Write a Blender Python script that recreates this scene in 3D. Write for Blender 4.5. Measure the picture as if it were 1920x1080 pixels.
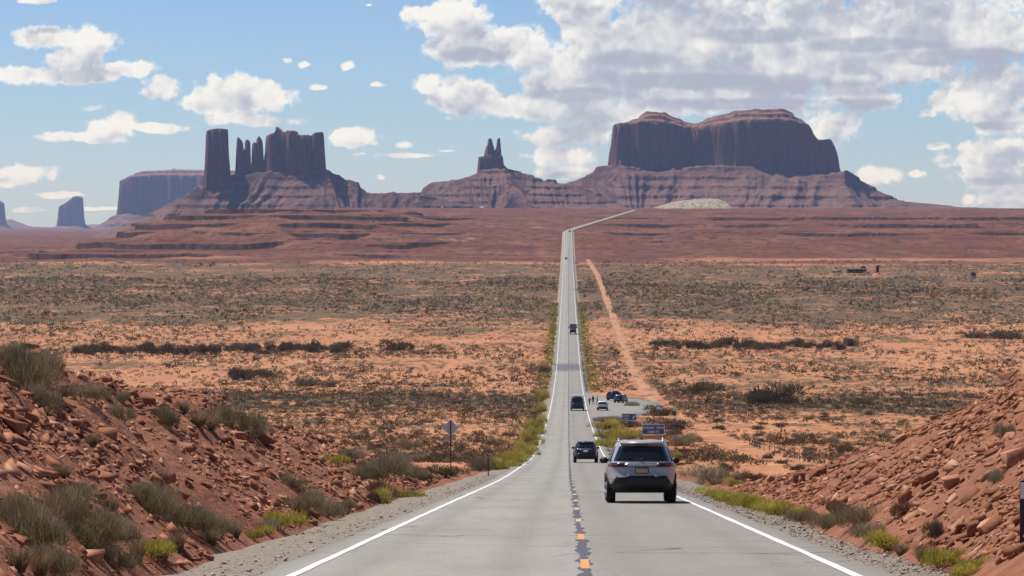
import bpy, bmesh, math, random
import numpy as np
from mathutils import Vector, Matrix

for o in list(bpy.data.objects):
    bpy.data.objects.remove(o, do_unlink=True)
S = bpy.context.scene
C = S.collection
random.seed(7)
RNG = np.random.default_rng(11)

# ------------------------------------------------------------------ camera, world, sun, exposure
F = 6000.0          # focal length in photo pixels (1920 wide)
HX, HY = 960.0, 420.0
cam = bpy.data.cameras.new('camera'); cam_o = bpy.data.objects.new('camera', cam); C.objects.link(cam_o)
cam.sensor_width = 36.0; cam.lens = 36.0 * F / 1920.0
cam.shift_y = -(540 - HY) / 1920.0
cam.clip_start = 0.5; cam.clip_end = 120000
cam_o.location = (0, 0, 0); cam_o.rotation_euler = (math.radians(90), 0, 0)
S.camera = cam_o

SUN = Vector((-0.41, 0.33, 1.0)).normalized()
sun_el = math.asin(SUN.z); sun_az = math.atan2(SUN.x, SUN.y)
sl = bpy.data.lights.new('sun', 'SUN'); sl.energy = 4.2; sl.angle = math.radians(0.53); sl.color = (1.0, 0.95, 0.87)
so = bpy.data.objects.new('sun', sl); C.objects.link(so)
so.rotation_euler = (-SUN).to_track_quat('-Z', 'Y').to_euler(); so.location = (-300, 200, 600)
S.view_settings.view_transform = 'Standard'; S.view_settings.look = 'None'
S.view_settings.exposure = 0.34; S.view_settings.gamma = 1.0
S.cycles.volume_bounces = 2; S.cycles.max_bounces = 6; S.cycles.diffuse_bounces = 3
S.cycles.use_denoising = True

class NT:
    def __init__(s, tree): s.t = tree; s.n = tree.nodes; s.l = tree.links
    def node(s, kind, **kw):
        n = s.n.new(kind)
        for k, v in kw.items(): setattr(n, k, v)
        return n
    def put(s, sock, v):
        if isinstance(v, bpy.types.NodeSocket): s.l.new(v, sock)
        elif v is not None: sock.default_value = v
    def m(s, op, a, b=None, c=None, clamp=False):
        n = s.n.new('ShaderNodeMath'); n.operation = op; n.use_clamp = clamp
        s.put(n.inputs[0], a)
        if b is not None: s.put(n.inputs[1], b)
        if c is not None: s.put(n.inputs[2], c)
        return n.outputs[0]
    def v(s, op, a, b=None, c=None):
        n = s.n.new('ShaderNodeVectorMath'); n.operation = op
        s.put(n.inputs[0], a)
        if b is not None: s.put(n.inputs[1], b)
        if c is not None: s.put(n.inputs[2], c)
        return n.outputs['Value'] if op in ('LENGTH', 'DOT_PRODUCT') else n.outputs[0]
    def noise(s, vec, scale, detail=4, rough=0.55, dist=0.0, dims='3D'):
        n = s.n.new('ShaderNodeTexNoise'); n.noise_dimensions = dims
        s.put(n.inputs['Vector'], vec); n.inputs['Scale'].default_value = scale
        n.inputs['Detail'].default_value = detail; n.inputs['Roughness'].default_value = rough
        n.inputs['Distortion'].default_value = dist
        return n.outputs[0]
    def mr(s, val, a, b, c=0.0, d=1.0, smooth=False):
        n = s.n.new('ShaderNodeMapRange'); n.clamp = True
        if smooth: n.interpolation_type = 'SMOOTHSTEP'
        s.put(n.inputs[0], val)
        for i, x in enumerate((a, b, c, d)): s.put(n.inputs[1 + i], x)
        return n.outputs[0]
    def mix(s, f, a, b, blend='MIX'):
        n = s.n.new('ShaderNodeMix'); n.data_type = 'RGBA'; n.blend_type = blend
        s.put(n.inputs[0], f)
        for i, x in ((6, a), (7, b)):
            s.put(n.inputs[i], x if isinstance(x, bpy.types.NodeSocket) else (tuple(x) + (1,))[:4])
        return n.outputs[2]
    def ramp(s, f, stops, interp='LINEAR'):
        n = s.n.new('ShaderNodeValToRGB'); cr = n.color_ramp; cr.interpolation = interp
        while len(cr.elements) > 1: cr.elements.remove(cr.elements[-1])
        for i, (p, c) in enumerate(stops):
            e = cr.elements[0] if i == 0 else cr.elements.new(p)
            e.position = p
            e.color = (tuple(c) + (1,))[:4] if hasattr(c, '__len__') else (c, c, c, 1)
        s.put(n.inputs[0], f)
        return n.outputs[0]
    def comb(s, x, y, z=0.0):
        n = s.n.new('ShaderNodeCombineXYZ')
        for i, q in enumerate((x, y, z)): s.put(n.inputs[i], q)
        return n.outputs[0]

W = bpy.data.worlds.new('World'); S.world = W; W.use_nodes = True
W.node_tree.nodes.clear()
def build_world():
    n = NT(W.node_tree)
    out = n.node('ShaderNodeOutputWorld'); bg = n.node('ShaderNodeBackground')
    sky = n.node('ShaderNodeTexSky', sky_type='NISHITA'); sky.sun_disc = False
    sky.sun_elevation = sun_el; sky.sun_rotation = sun_az
    sky.altitude = 1700; sky.air_density = 1.0; sky.dust_density = 0.5; sky.ozone_density = 2.5
    geo = n.node('ShaderNodeTexCoord')
    sep = n.node('ShaderNodeSeparateXYZ'); n.l.new(geo.outputs['Generated'], sep.inputs[0])
    yy = n.m('MAXIMUM', sep.outputs[1], 0.02)
    # direction -> photo-like units (1 unit = 1/60 rad-tangent), +v up
    U = n.m('MULTIPLY', n.m('DIVIDE', sep.outputs[0], yy), 60.0)
    V = n.m('MULTIPLY', n.m('DIVIDE', sep.outputs[2], yy), 60.0)
    q = n.comb(U, V)
    front = n.mr(sep.outputs[1], 0.3, 0.5)
    # warp
    nw = n.node('ShaderNodeTexNoise'); n.put(nw.inputs['Vector'], q); nw.inputs['Scale'].default_value = 2.6
    nw.inputs['Detail'].default_value = 3
    warp = n.v('MULTIPLY', n.v('SUBTRACT', nw.outputs['Color'], (0.5, 0.5, 0.5)), (0.34, 0.16, 0))
    qw = n.v('ADD', q, warp)
    def P(px, py): return ((px - 960) / 100.0, (420 - py) / 100.0)
    def field(blobs, qq):
        acc = None
        for (px, py, rx, ry) in blobs:
            cx, cy = P(px, py); rx /= 100.0; ry /= 100.0
            w = n.v('MULTIPLY_ADD', qq, (1 / rx, 1 / ry, 0), (-cx / rx, -cy / ry, 0))
            L = n.v('LENGTH', w)
            if max(rx, ry) < 0.36 and min(rx, ry) < 0.15: L = n.m('MULTIPLY_ADD', L, 0.8, 0.52)
            acc = L if acc is None else n.m('SMOOTH_MIN', acc, L, 0.25)
        return n.m('SUBTRACT', 1.0, acc)
    def density(off, det):
        qq = n.v('ADD', qw, off) if off else qw
        q0 = n.v('ADD', q, off) if off else q
        fd = field(clouds, qq)
        nz = n.noise(qq, 2.2, det, 0.58, 0.15)
        bil = n.noise(q0, 1.3, 2, 0.5)
        e = n.m('ADD', n.m('MULTIPLY_ADD', fd, 1.05, 0.06), n.m('MULTIPLY', n.m('SUBTRACT', nz, 0.5), 2.0))
        return n.m('ADD', e, n.m('MULTIPLY', n.m('SUBTRACT', bil, 0.5), 0.7)), fd
    clouds = [(95,70,60,28),(165,78,58,28),(140,112,62,28),(50,140,80,18),(150,142,75,16),(235,128,55,18),
      (300,166,42,24),(350,188,26,14),(440,178,80,46),(505,182,52,34),(385,192,50,24),(475,226,78,13),(405,220,22,8),
      (178,203,26,14),(215,238,50,26),(150,257,85,12),(300,239,62,9),(48,325,56,20),(15,346,22,12),(98,332,14,10),
      (665,258,54,20),(705,268,24,9),(672,288,18,7),(756,270,20,7),(600,166,22,10),(653,124,18,12),(708,160,20,8),
      (570,121,20,8),(540,113,10,7),(710,333,16,8),(842,283,30,4),(845,224,18,6),(70,0,40,6),(690,10,12,5),
      (850,40,72,54),(885,92,90,34),(800,25,44,18),(940,78,50,34),(875,182,78,36),(800,160,30,22),(945,198,80,24),
      (1000,92,60,42),(1050,140,72,52),(1100,40,60,60),(1150,85,100,60),(1250,70,130,75),(1350,60,130,75),(1300,135,170,36),
      (1200,130,110,50),(1450,80,130,70),(1550,50,130,62),(1650,60,130,60),(1750,60,150,62),(1860,55,120,62),(1520,132,170,24),
      (1690,130,110,20),(1040,205,120,24),(1150,212,120,26),(1095,250,70,22),(1050,292,64,24),(1065,322,60,16),(1320,180,260,16),
      (1620,183,92,24),(1560,174,40,22),(1845,180,90,62),(1780,185,42,22),(1905,150,60,42),(1880,226,70,30),(1740,212,34,14),
      (1755,275,34,9),(1650,330,44,17),(1720,325,24,12),(1872,280,74,22),(1852,328,66,22),(1885,372,90,18),(1560,240,50,40),
      (1250,205,120,12),(1450,210,110,10),(60,393,40,6),(560,290,40,5),(110,365,60,6),(1250,-40,170,70),(1500,-40,210,70),(1760,-30,210,70),(1085,-10,80,50),(1400,150,330,46),(1240,105,190,70),(1600,105,260,60),(1130,150,130,46),(1330,196,230,16),(1800,70,200,60),(1080,180,110,26),(1045,255,80,20),(1850,300,80,18),(1885,350,80,16),(180,392,50,5),(760,290,60,5)]
    bases = [(1320, 152, 210, 15), (1560, 165, 180, 15), (1810, 108, 170, 15), (1075, 178, 110, 13), (1450, 196, 270, 11), (1180, 112, 80, 16), (890, 104, 70, 13), (1640, 84, 120, 14), (1420, 66, 110, 14), (1870, 236, 60, 8), (1860, 340, 60, 8), (1060, 330, 60, 7)]
    dens, fd = density(None, 9)
    fine = n.noise(q, 8.0, 7, 0.65)
    dens = n.m('ADD', dens, n.m('MULTIPLY', n.m('SUBTRACT', fine, 0.5), 0.55))
    alpha = n.mr(dens, -0.06, 0.36, smooth=True)
    alpha = n.m('MULTIPLY', n.m('MULTIPLY', alpha, front), n.mr(fd, -0.55, 0.05))
    s1, _ = density((-0.04, 0.10, 0), 6); s2, _ = density((-0.10, 0.28, 0), 4); s3, _ = density((-0.16, 0.58, 0), 2)
    tau = n.m('ADD', n.m('MULTIPLY', n.mr(s1, 0.0, 1.4, 0, 1.4), 0.40), n.m('ADD', n.m('MULTIPLY', n.mr(s2, 0, 1.4, 0, 1.4), 0.55), n.m('MULTIPLY', n.mr(s3, 0, 1.3, 0, 1.3), 0.85)))
    tau = n.m('ADD', tau, n.m('MULTIPLY', n.m('SUBTRACT', 0.5, fine), 0.5))
    rl = n.m('SUBTRACT', n.noise(qw, 2.6, 6, 0.55), n.noise(n.v('ADD', qw, (-0.06, 0.14, 0)), 2.6, 6, 0.55))
    rb = n.m('SUBTRACT', n.noise(qw, 0.95, 3, 0.45), n.noise(n.v('ADD', qw, (-0.12, 0.42, 0)), 0.95, 3, 0.45))
    base = n.mr(n.m('ADD', field(bases, qw), n.m('MULTIPLY', rb, 0.8)), -0.35, 0.55, smooth=True)
    inner = n.mr(fd, 0.25, 0.75)
    sh = n.m('EXPONENT', n.m('MULTIPLY', n.m('MAXIMUM', tau, 0.0), -0.72))
    sh = n.m('ADD', sh, n.m('ADD', n.m('MULTIPLY', rl, n.m('SUBTRACT', 1.5, inner)), n.m('MULTIPLY', rb, 1.5)))
    sh = n.m('SUBTRACT', sh, n.m('MULTIPLY', base, 0.42))
    edge = n.mr(dens, 0.36, 0.0, 0.0, 0.25)
    sh = n.m('ADD', sh, edge, clamp=True)
    ccol = n.ramp(sh, [(0.0, (0.40, 0.43, 0.53)), (0.25, (0.47, 0.495, 0.575)), (0.55, (0.655, 0.67, 0.70)), (0.8, (0.82, 0.82, 0.81)), (1.0, (0.88, 0.87, 0.84))])
    ccol = n.v('MULTIPLY', ccol, (CLOUD_GAIN,) * 3)
    skyc = n.v('MULTIPLY', sky.outputs[0], SKY_TINT)
    col = n.mix(alpha, skyc, ccol)
    n.l.new(col, bg.inputs[0]); bg.inputs[1].default_value = 0.07
    n.l.new(bg.outputs[0], out.inputs[0])
CLOUD_GAIN = 12.2
SKY_TINT = (0.79, 0.93, 1.20)
build_world()
W.cycles.sampling_method = 'MANUAL'; W.cycles.sample_map_resolution = 512

# ------------------------------------------------------------------ helpers
def tag(o, label=None, cat=None, group=None, kind=None):
    if label: o['label'] = label
    if cat: o['category'] = cat
    if group: o['group'] = group
    if kind: o['kind'] = kind
    return o
def empty(name, loc=(0, 0, 0), rot=(0, 0, 0)):
    o = bpy.data.objects.new(name, None); C.objects.link(o); o.location = loc; o.rotation_euler = rot
    o.empty_display_size = 0.3
    return o
def np_obj(name, V, Fc, mats, parent=None, mi=None, smooth=False, attrs=None):
    V = np.asarray(V, np.float32); Fc = np.asarray(Fc, np.int32); k = Fc.shape[1]
    me = bpy.data.meshes.new(name)
    me.vertices.add(len(V)); me.vertices.foreach_set('co', V.ravel())
    me.loops.add(Fc.size); me.loops.foreach_set('vertex_index', Fc.ravel())
    me.polygons.add(len(Fc)); me.polygons.foreach_set('loop_start', np.arange(0, Fc.size, k, dtype=np.int32))
    try: me.polygons.foreach_set('loop_total', np.full(len(Fc), k, np.int32))
    except Exception: pass
    for m in (mats if isinstance(mats, (list, tuple)) else [mats]): me.materials.append(m)
    if mi is not None: me.polygons.foreach_set('material_index', np.asarray(mi, np.int32))
    me.update(calc_edges=True)
    if smooth: me.polygons.foreach_set('use_smooth', np.ones(len(Fc), bool))
    for an, av in (attrs or {}).items():
        a = me.attributes.new(an, 'FLOAT', 'POINT'); a.data.foreach_set('value', np.asarray(av, np.float32))
    me.validate()
    o = bpy.data.objects.new(name, me); C.objects.link(o)
    if parent: o.parent = parent
    return o
def bm_obj(name, bm, mat, parent=None, smooth=False):
    me = bpy.data.meshes.new(name); bmesh.ops.recalc_face_normals(bm, faces=bm.faces); bm.to_mesh(me); bm.free()
    me.materials.append(mat)
    if smooth:
        me.polygons.foreach_set('use_smooth', np.ones(len(me.polygons), bool))
    o = bpy.data.objects.new(name, me); C.objects.link(o)
    if parent: o.parent = parent
    return o
def grid_faces(nr, nc):
    a = np.arange(nr * nc).reshape(nr, nc)
    return np.stack([a[:-1, :-1], a[:-1, 1:], a[1:, 1:], a[1:, :-1]], -1).reshape(-1, 4)
def box(bm, c, s, rot=None, bev=0.0):
    r = bmesh.ops.create_cube(bm, size=1.0)
    vs = r['verts']
    M = Matrix.Translation(c) @ (rot or Matrix.Identity(4)) @ Matrix.Diagonal((s[0], s[1], s[2], 1))
    bmesh.ops.transform(bm, matrix=M, verts=vs)
    if bev > 0:
        es = list({e for v in vs for e in v.link_edges})
        bmesh.ops.bevel(bm, geom=es, offset=bev, segments=2, affect='EDGES')
def tube(bm, a, b, r0, r1=None, n=8):
    a = Vector(a); b = Vector(b); r1 = r0 if r1 is None else r1
    d = b - a
    q = d.to_track_quat('Z', 'Y').to_matrix().to_4x4()
    bmesh.ops.create_cone(bm, cap_ends=True, segments=n, radius1=r0, radius2=r1, depth=d.length,
                          matrix=Matrix.Translation((a + b) / 2) @ q)
def sstep(a, b, x):
    t = np.clip((x - a) / (b - a), 0, 1); return t * t * (3 - 2 * t)
def _hash(ix, iy, seed):
    h = (ix.astype(np.int64) * 374761393 + iy.astype(np.int64) * 668265263 + seed * 1442695041) & 0xffffffff
    h = ((h ^ (h >> 13)) * 1274126177) & 0xffffffff
    h = (h ^ (h >> 16)) & 0xffffffff
    h = (h * 2246822519) & 0xffffffff
    return ((h ^ (h >> 15)) & 0xffffff) / float(0xffffff)
def vnoise(x, y, seed=0):
    x = np.asarray(x, np.float64); y = np.asarray(y, np.float64)
    x, y = np.broadcast_arrays(x, y)
    ix = np.floor(x); iy = np.floor(y); fx = x - ix; fy = y - iy
    ix = ix.astype(np.int64); iy = iy.astype(np.int64)
    fx = fx * fx * fx * (fx * (fx * 6 - 15) + 10); fy = fy * fy * fy * (fy * (fy * 6 - 15) + 10)
    a = _hash(ix, iy, seed); b = _hash(ix + 1, iy, seed); c = _hash(ix, iy + 1, seed); d = _hash(ix + 1, iy + 1, seed)
    return (a + (b - a) * fx) * (1 - fy) + (c + (d - c) * fx) * fy
def fbm(x, y, seed=0, octv=4, rough=0.5):
    s = 0.0; a = 1.0; t = 0.0
    for i in range(octv):
        s = s + a * (vnoise(np.asarray(x) * 2 ** i + 17.3 * i, np.asarray(y) * 2 ** i - 9.1 * i, seed + i * 31) - 0.5); t += a; a *= rough
    return s / t * 2
# ------------------------------------------------------------------ lie of the land
_kd = np.array([-200, 0, 36, 85, 150, 241, 293, 400, 480, 549, 674, 800, 873, 940, 1000, 1130, 1290, 1460, 1684, 2000, 2245, 2685, 3097, 3600, 4600, 4850, 7000, 9000, 60000.])
_kz = np.array([12.45, -1.45, -3.97, -7.4, -12.0, -18.0, -21.3, -26.3, -29.6, -32.1, -35.9, -38.4, -39.3, -39.4, -39.3, -38.9, -38.3, -37.0, -34.4, -30.8, -27.5, -18.5, -6.5, 2.0, 18.6, 21.5, 34, 36, 36])
_td = np.arange(-200, 9000, 2.0)
def _smooth(a, n):
    p = np.pad(a, n, mode='reflect', reflect_type='odd'); k = np.ones(n) / n
    for _ in range(2): p = np.convolve(p, k, mode='same')
    return p[n:-n]
_tz = _smooth(np.interp(_td, _kd, _kz), 21)
_kx = np.array([(-200, -3.42), (0, .08), (3075, 53.9), (3180, 60), (4600, 172), (4690, 179.5), (4750, 180.5), (4850, 176), (9000, 176)])
_tx = _smooth(np.interp(_td, _kx[:, 0], _kx[:, 1]), 15)
def road_z(d): return np.interp(d, _td, _tz)
def road_x(d): return np.interp(d, _td, _tx)
def road_slope(d): return float((road_z(d + 2) - road_z(d - 2)) / 4)
def bank_left(x, d):
    s = road_x(d) - x
    toe = np.interp(d, [36, 100, 150], [4.9, 5.2, 5.8])
    h = np.interp(d, [0, 36, 56, 80, 122, 160, 200, 235], [3.6, 3.4, 3.1, 2.8, 1.75, .75, 0, -.6])
    return _bank(s, toe, 9.6, h, x, d, 3)
def bank_right(x, d):
    s = x - road_x(d)
    toe = np.interp(d, [36, 50, 85, 150], [4.2, 4.4, 5.3, 5.9])
    h = np.interp(d, [0, 36, 50, 77, 94, 113, 149, 165, 235], [5.2, 4.9, 4.5, 3.4, 2.3, 1.35, .3, -.1, -.8])
    return _bank(s, toe, 11.6, h, x, d, 9)
def _bank(s, toe, crest, h, x, d, seed):
    s = s + 0.5 * fbm(x / 3.0, d / 6.0, seed, 3)
    t = np.clip((s - toe) / (crest - toe), -0.2, 1)
    f = np.where(t > 0, t * (1.12 - .12 * t), t * .3)
    fall = 1 - 1.5 * sstep(15, 34, s)
    g = np.clip(f, 0, 1)
    n = fbm(x / 1.7, d / 2.6, seed + 5, 4) * .42 + (1 - np.abs(fbm(x / 3.3 + d / 5., d / 9., seed + 8, 3)) * 2) * .22
    # bedding steps dipping along the road
    zz = f * h
    b = (zz * 1.0 + d * .02 + 0.3 * fbm(x / 5, d / 9, seed + 2, 3)) / .55
    st = (np.floor(b) + sstep(.55, 1.0, b - np.floor(b))) - b
    return road_z(d) - .16 + zz * fall + n * g * np.clip(h, 0.15, 1.2) * .8 + st * .3 * g * np.clip(h, 0, 1)
def ground(x, d):
    x = np.asarray(x, float); d = np.asarray(d, float)
    off = x - road_x(d); ao = np.abs(off)
    E = road_z(d)
    E = np.where(d > 8900, 36.0, E)
    wl = sstep(10, 170, -x)
    hb = 17 * sstep(2450, 3050, d) * (1 - sstep(3350, 4700, d)) * wl * (0.8 + .3 * fbm(x / 130., d / 300., 41, 3))
    hb = hb + 7 * sstep(2500, 3000, d) * (1 - sstep(3300, 4300, d)) * sstep(130, 420, x) * (1 + .5 * fbm(x / 90., d / 200., 43, 3))
    m = sstep(-455, -300, x + 45 * fbm(d / 160., x / 160., 44, 4))
    m = np.where(d < 2150, 1, 1 + (m - 1) * sstep(2150, 2450, d))
    far = sstep(4600, 6500, d)
    lowp = -28 + 1.5 * fbm(x / 300., d / 500., 45, 3)
    z = lowp + (E + hb - lowp) * m
    und = fbm(x / 60., d / 130., 46, 4) * 1.0 * sstep(240, 500, d) * (1 - sstep(1900, 2300, d))
    und = und + fbm(x / 11., d / 22., 47, 3) * .22 * sstep(240, 400, d) * (1 - sstep(1500, 2000, d))
    gl = 1 - np.abs(fbm(x / 38. + d / 150., d / 240., 54, 4)) * 2
    und = und + (fbm(x / 45., d / 90., 48, 5) * 2.0 - 1.8 * np.clip(gl - .55, 0, 1) + fbm(x / 9., d / 18., 55, 3) * .35) * sstep(2250, 2600, d)
    z = z + und * sstep(8, 40, ao)
    # layered ledges on the far escarpment
    am = sstep(2330, 2480, d) * (1 - sstep(4000, 4700, d))
    side = np.where(x < 0, sstep(10, 110, -x), .75 * sstep(30, 160, x) * sstep(2700, 2950, d))
    am = am * side * sstep(-.50, -.02, fbm(x / 75., d / 200., 49, 4))
    for h, amp, rise_, sd in ((7.8, am, .60, 50), (3.1, am * sstep(-.2, .3, fbm(x / 120., d / 200., 53, 3)), .50, 51)):
        b = (z + .22 * h * fbm(x / 60., d / 110., sd, 5)) / h
        k = np.floor(b); f = b - k
        st = np.where(f < .986, f / .986 * (1 - rise_), (1 - rise_) + (f - .986) / .014 * rise_)
        z = z + (k + st - b) * h * amp
    ao = np.where((off > 0) & (d > 480) & (d < 720), ao - 13 * sstep(480, 530, d) * (1 - sstep(640, 720, d)), ao)
    near = road_z(d) - .3 - np.minimum(d, 3000) * .00012
    w = sstep(5.2, 10, ao)
    z = np.where(d < 240, near + 0 * z, z) if np.ndim(z) else (near if d < 240 else z)
    inroad = d < 4860
    z = np.where(inroad, near + (z - near) * w, z)
    return z
def surf_v(x, d):
    x = np.asarray(x, float); d = np.asarray(d, float)
    z = ground(x, d)
    off = x - road_x(d)
    n = d < 235
    if n.any():
        zn = z[n]; xn = x[n]; dn = d[n]; on = off[n]
        zn = np.where(on < -4.4, np.maximum(zn, bank_left(xn, dn)), zn)
        zn = np.where(on > 4.0, np.maximum(zn, bank_right(xn, dn)), zn)
        zn = np.where(np.abs(on) <= 5.0, np.maximum(zn, road_z(dn) - .1), zn)
        z[n] = zn
    return z
def surf(x, d): return float(surf_v(np.array([x]), np.array([d]))[0])
_ray = np.concatenate([np.arange(14, 240, .4), np.geomspace(240, 2600, 420)])
def hit(px, py, d0=14):
    ds = _ray[_ray >= d0]
    x = (px - HX) * ds / F; z = (HY - py) * ds / F
    s = surf_v(x, ds); k = np.nonzero(z <= s)[0]
    if not len(k): return None
    k = k[0]
    if k == 0: return float(x[0]), float(ds[0]), float(s[0])
    a = (z[k - 1] - s[k - 1]); b = (s[k] - z[k]); t = a / (a + b + 1e-9)
    d = ds[k - 1] + (ds[k] - ds[k - 1]) * t; xx = (px - HX) * d / F
    return float(xx), float(d), surf(xx, d)
def veg_density(d):
    return np.interp(d, [0, 280, 420, 500, 560, 650, 700, 830, 960, 1080, 1180, 1260, 1330, 1880, 1960, 2150, 3000],
                        [.44, .42, .40, .66, .85, .80, .46, .42, .50, .46, .46, .68, .90, .92, .75, .7, .6])
# ------------------------------------------------------------------ materials
def newmat(name):
    m = bpy.data.materials.new(name); m.use_nodes = True
    n = NT(m.node_tree); m.node_tree.nodes.clear()
    out = n.node('ShaderNodeOutputMaterial'); b = n.node('ShaderNodeBsdfPrincipled')
    n.l.new(b.outputs[0], out.inputs[0])
    b.inputs['Specular IOR Level'].default_value = 0.15; b.inputs['Roughness'].default_value = 0.9
    return m, n, b, out
def bump(n, b, height, dist, strength=1.0):
    k = n.node('ShaderNodeBump'); k.inputs['Strength'].default_value = strength; k.inputs['Distance'].default_value = dist
    n.put(k.inputs['Height'], height); n.l.new(k.outputs[0], b.inputs['Normal'])
def geo_pos(n):
    g = n.node('ShaderNodeNewGeometry'); s = n.node('ShaderNodeSeparateXYZ'); n.l.new(g.outputs['Position'], s.inputs[0])
    sn = n.node('ShaderNodeSeparateXYZ'); n.l.new(g.outputs['True Normal'], sn.inputs[0])
    return g.outputs['Position'], s.outputs, sn.outputs[2]
def simple(name, col, rough=.6, metal=0.0, spec=.4, var=.12, scale=6.0, coat=0.0, emis=None):
    m, n, b, out = newmat(name)
    tc = n.node('ShaderNodeTexCoord')
    nz = n.noise(tc.outputs['Object'], scale, 5, .6)
    c = n.mix(n.mr(nz, .3, .7), tuple(x * (1 - var) for x in col), tuple(min(1, x * (1 + var)) for x in col))
    n.put(b.inputs['Base Color'], c)
    n.put(b.inputs['Roughness'], n.mr(nz, .3, .7, max(0.02, rough - .06), min(1, rough + .06)))
    b.inputs['Metallic'].default_value = metal; b.inputs['Specular IOR Level'].default_value = spec
    b.inputs['Coat Weight'].default_value = coat
    return m
def ground_mat():
    m, n, b, out = newmat('desert_soil')
    pos, xyz, nz_ = geo_pos(n)
    big = n.noise(n.v('MULTIPLY', pos, (1 / 42., 1 / 170., 0)), 1.0, 4, .6); mid = n.noise(pos, 1 / 26., 5, .6); sm = n.noise(pos, 1 / 2.6, 5, .65); tiny = n.noise(pos, 1 / .5, 4, .6)
    sand = n.mix(n.mr(mid, .3, .7), (0.435, 0.190, 0.083), (0.585, 0.308, 0.152))
    sand = n.mix(n.mr(sm, .42, .62), sand, (0.36, 0.150, 0.066))
    sand = n.mix(n.m('MULTIPLY', n.mr(big, .35, .62), .5), sand, (0.46, 0.185, 0.083))
    # plant cover: share of ground under scrub by distance and patches
    stops = [(0, .34), (280, .34), (420, .34), (500, .5), (560, .66), (650, .62), (700, .36), (830, .33), (960, .40), (1080, .38), (1180, .42),
             (1260, .62), (1330, .86), (1880, .88), (1960, .84), (2150, .80), (2300, .35), (5000, .3)]
    wob = n.noise(n.v('MULTIPLY', pos, (1 / 260., 1 / 500., 0)), 1.0, 4, .6)
    yw = n.m('MULTIPLY', xyz[1], n.m('ADD', 1.0, n.m('MULTIPLY', n.m('SUBTRACT', wob, .5), .42)))
    cov = n.ramp(n.m('DIVIDE', yw, 5000.0), [(d / 5000., v) for d, v in stops])
    band = n.noise(n.v('MULTIPLY', pos, (1 / 170., 1 / 95., 0)), 1.0, 4, .55)
    cov = n.m('ADD', n.m('ADD', cov, n.m('MULTIPLY', n.m('SUBTRACT', big, .5), 1.5)), n.m('MULTIPLY', n.m('SUBTRACT', band, .5), 1.3))
    grain = n.noise(n.v('MULTIPLY', pos, (1, .42, 1)), 1 / 2.3, 3, .7)
    grain2 = n.noise(n.v('MULTIPLY', pos, (1, .3, 1)), 1 / 7., 4, .7)
    gg = n.m('ADD', n.m('MULTIPLY', grain, .5), n.m('MULTIPLY', grain2, .5))
    thr = n.mr(cov, 0, 1, .66, .36)
    mask = n.mr(n.m('SUBTRACT', gg, thr), -.03, .04)
    scr = n.mix(n.mr(grain2, .35, .65), (0.074, 0.053, 0.024), (0.122, 0.088, 0.040))
    scr = n.mix(n.mr(n.noise(pos, 1 / 60., 3), .45, .62), scr, (0.105, 0.068, 0.033))
    rust = n.mr(n.noise(n.v('MULTIPLY', pos, (1 / 14., 1 / 55., 0)), 1.0, 5, .65), .46, .62)
    sand = n.mix(n.m('MULTIPLY', rust, .45), sand, (0.29, 0.128, 0.062))
    strk = n.mr(n.noise(n.v('MULTIPLY', pos, (1 / 16., 1 / 26., 0)), 1.0, 6, .75), .535, .60)
    mask = n.m('MULTIPLY', mask, n.m('SUBTRACT', 1.0, n.m('MULTIPLY', strk, .75)))
    col = n.mix(n.m('MULTIPLY', mask, .94), sand, scr)
    # red-brown shale of the far rise
    rise = n.mr(n.m('ADD', xyz[1], n.m('MULTIPLY', n.m('SUBTRACT', band, .5), 900.0)), 2130, 2380, smooth=True)
    st = n.noise(n.v('MULTIPLY', pos, (1 / 300., 1 / 300., 1 / 2.2)), 1.0, 4, .7)
    shale = n.mix(n.mr(st, .35, .65), (0.110, 0.034, 0.016), (0.165, 0.060, 0.030))
    shale = n.mix(n.mr(n.noise(n.v('MULTIPLY', pos, (1 / 60., 1 / 160., 0)), 1.0, 6, .7), .47, .66), shale, (0.225, 0.10, 0.054))
    shale = n.mix(n.mr(n.noise(n.v('MULTIPLY', pos, (1 / 9., 1 / 40., 0)), 1.0, 5, .75), .50, .60), shale, (0.062, 0.030, 0.017))
    pale = n.mr(n.noise(n.v('MULTIPLY', pos, (1 / 110., 1 / 420., 0)), 1.0, 6, .72), .63, .70)
    shale = n.mix(n.m('MULTIPLY', pale, .75), shale, (0.40, 0.30, 0.20))
    col = n.mix(rise, col, shale)
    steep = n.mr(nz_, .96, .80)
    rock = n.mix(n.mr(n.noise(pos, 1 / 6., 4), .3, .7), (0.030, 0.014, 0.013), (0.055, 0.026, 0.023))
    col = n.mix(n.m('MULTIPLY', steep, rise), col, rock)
    n.put(b.inputs['Base Color'], col)
    h = n.m('ADD', n.m('MULTIPLY', sm, .35), n.m('MULTIPLY', mask, .4))
    bump(n, b, h, 1.0, .8)
    return m
def bank_mat():
    m, n, b, out = newmat('broken_shale')
    pos, xyz, nz_ = geo_pos(n)
    a = n.noise(pos, 1.1, 6, .62); c2 = n.noise(pos, 5.0, 5, .6)
    col = n.mix(n.mr(a, .3, .7), (0.185, 0.068, 0.036), (0.36, 0.160, 0.088))
    col = n.mix(n.mr(c2, .45, .65), col, (0.25, 0.100, 0.056))
    n.put(b.inputs['Base Color'], col)
    bump(n, b, c2, .12, 1.0)
    return m
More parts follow.
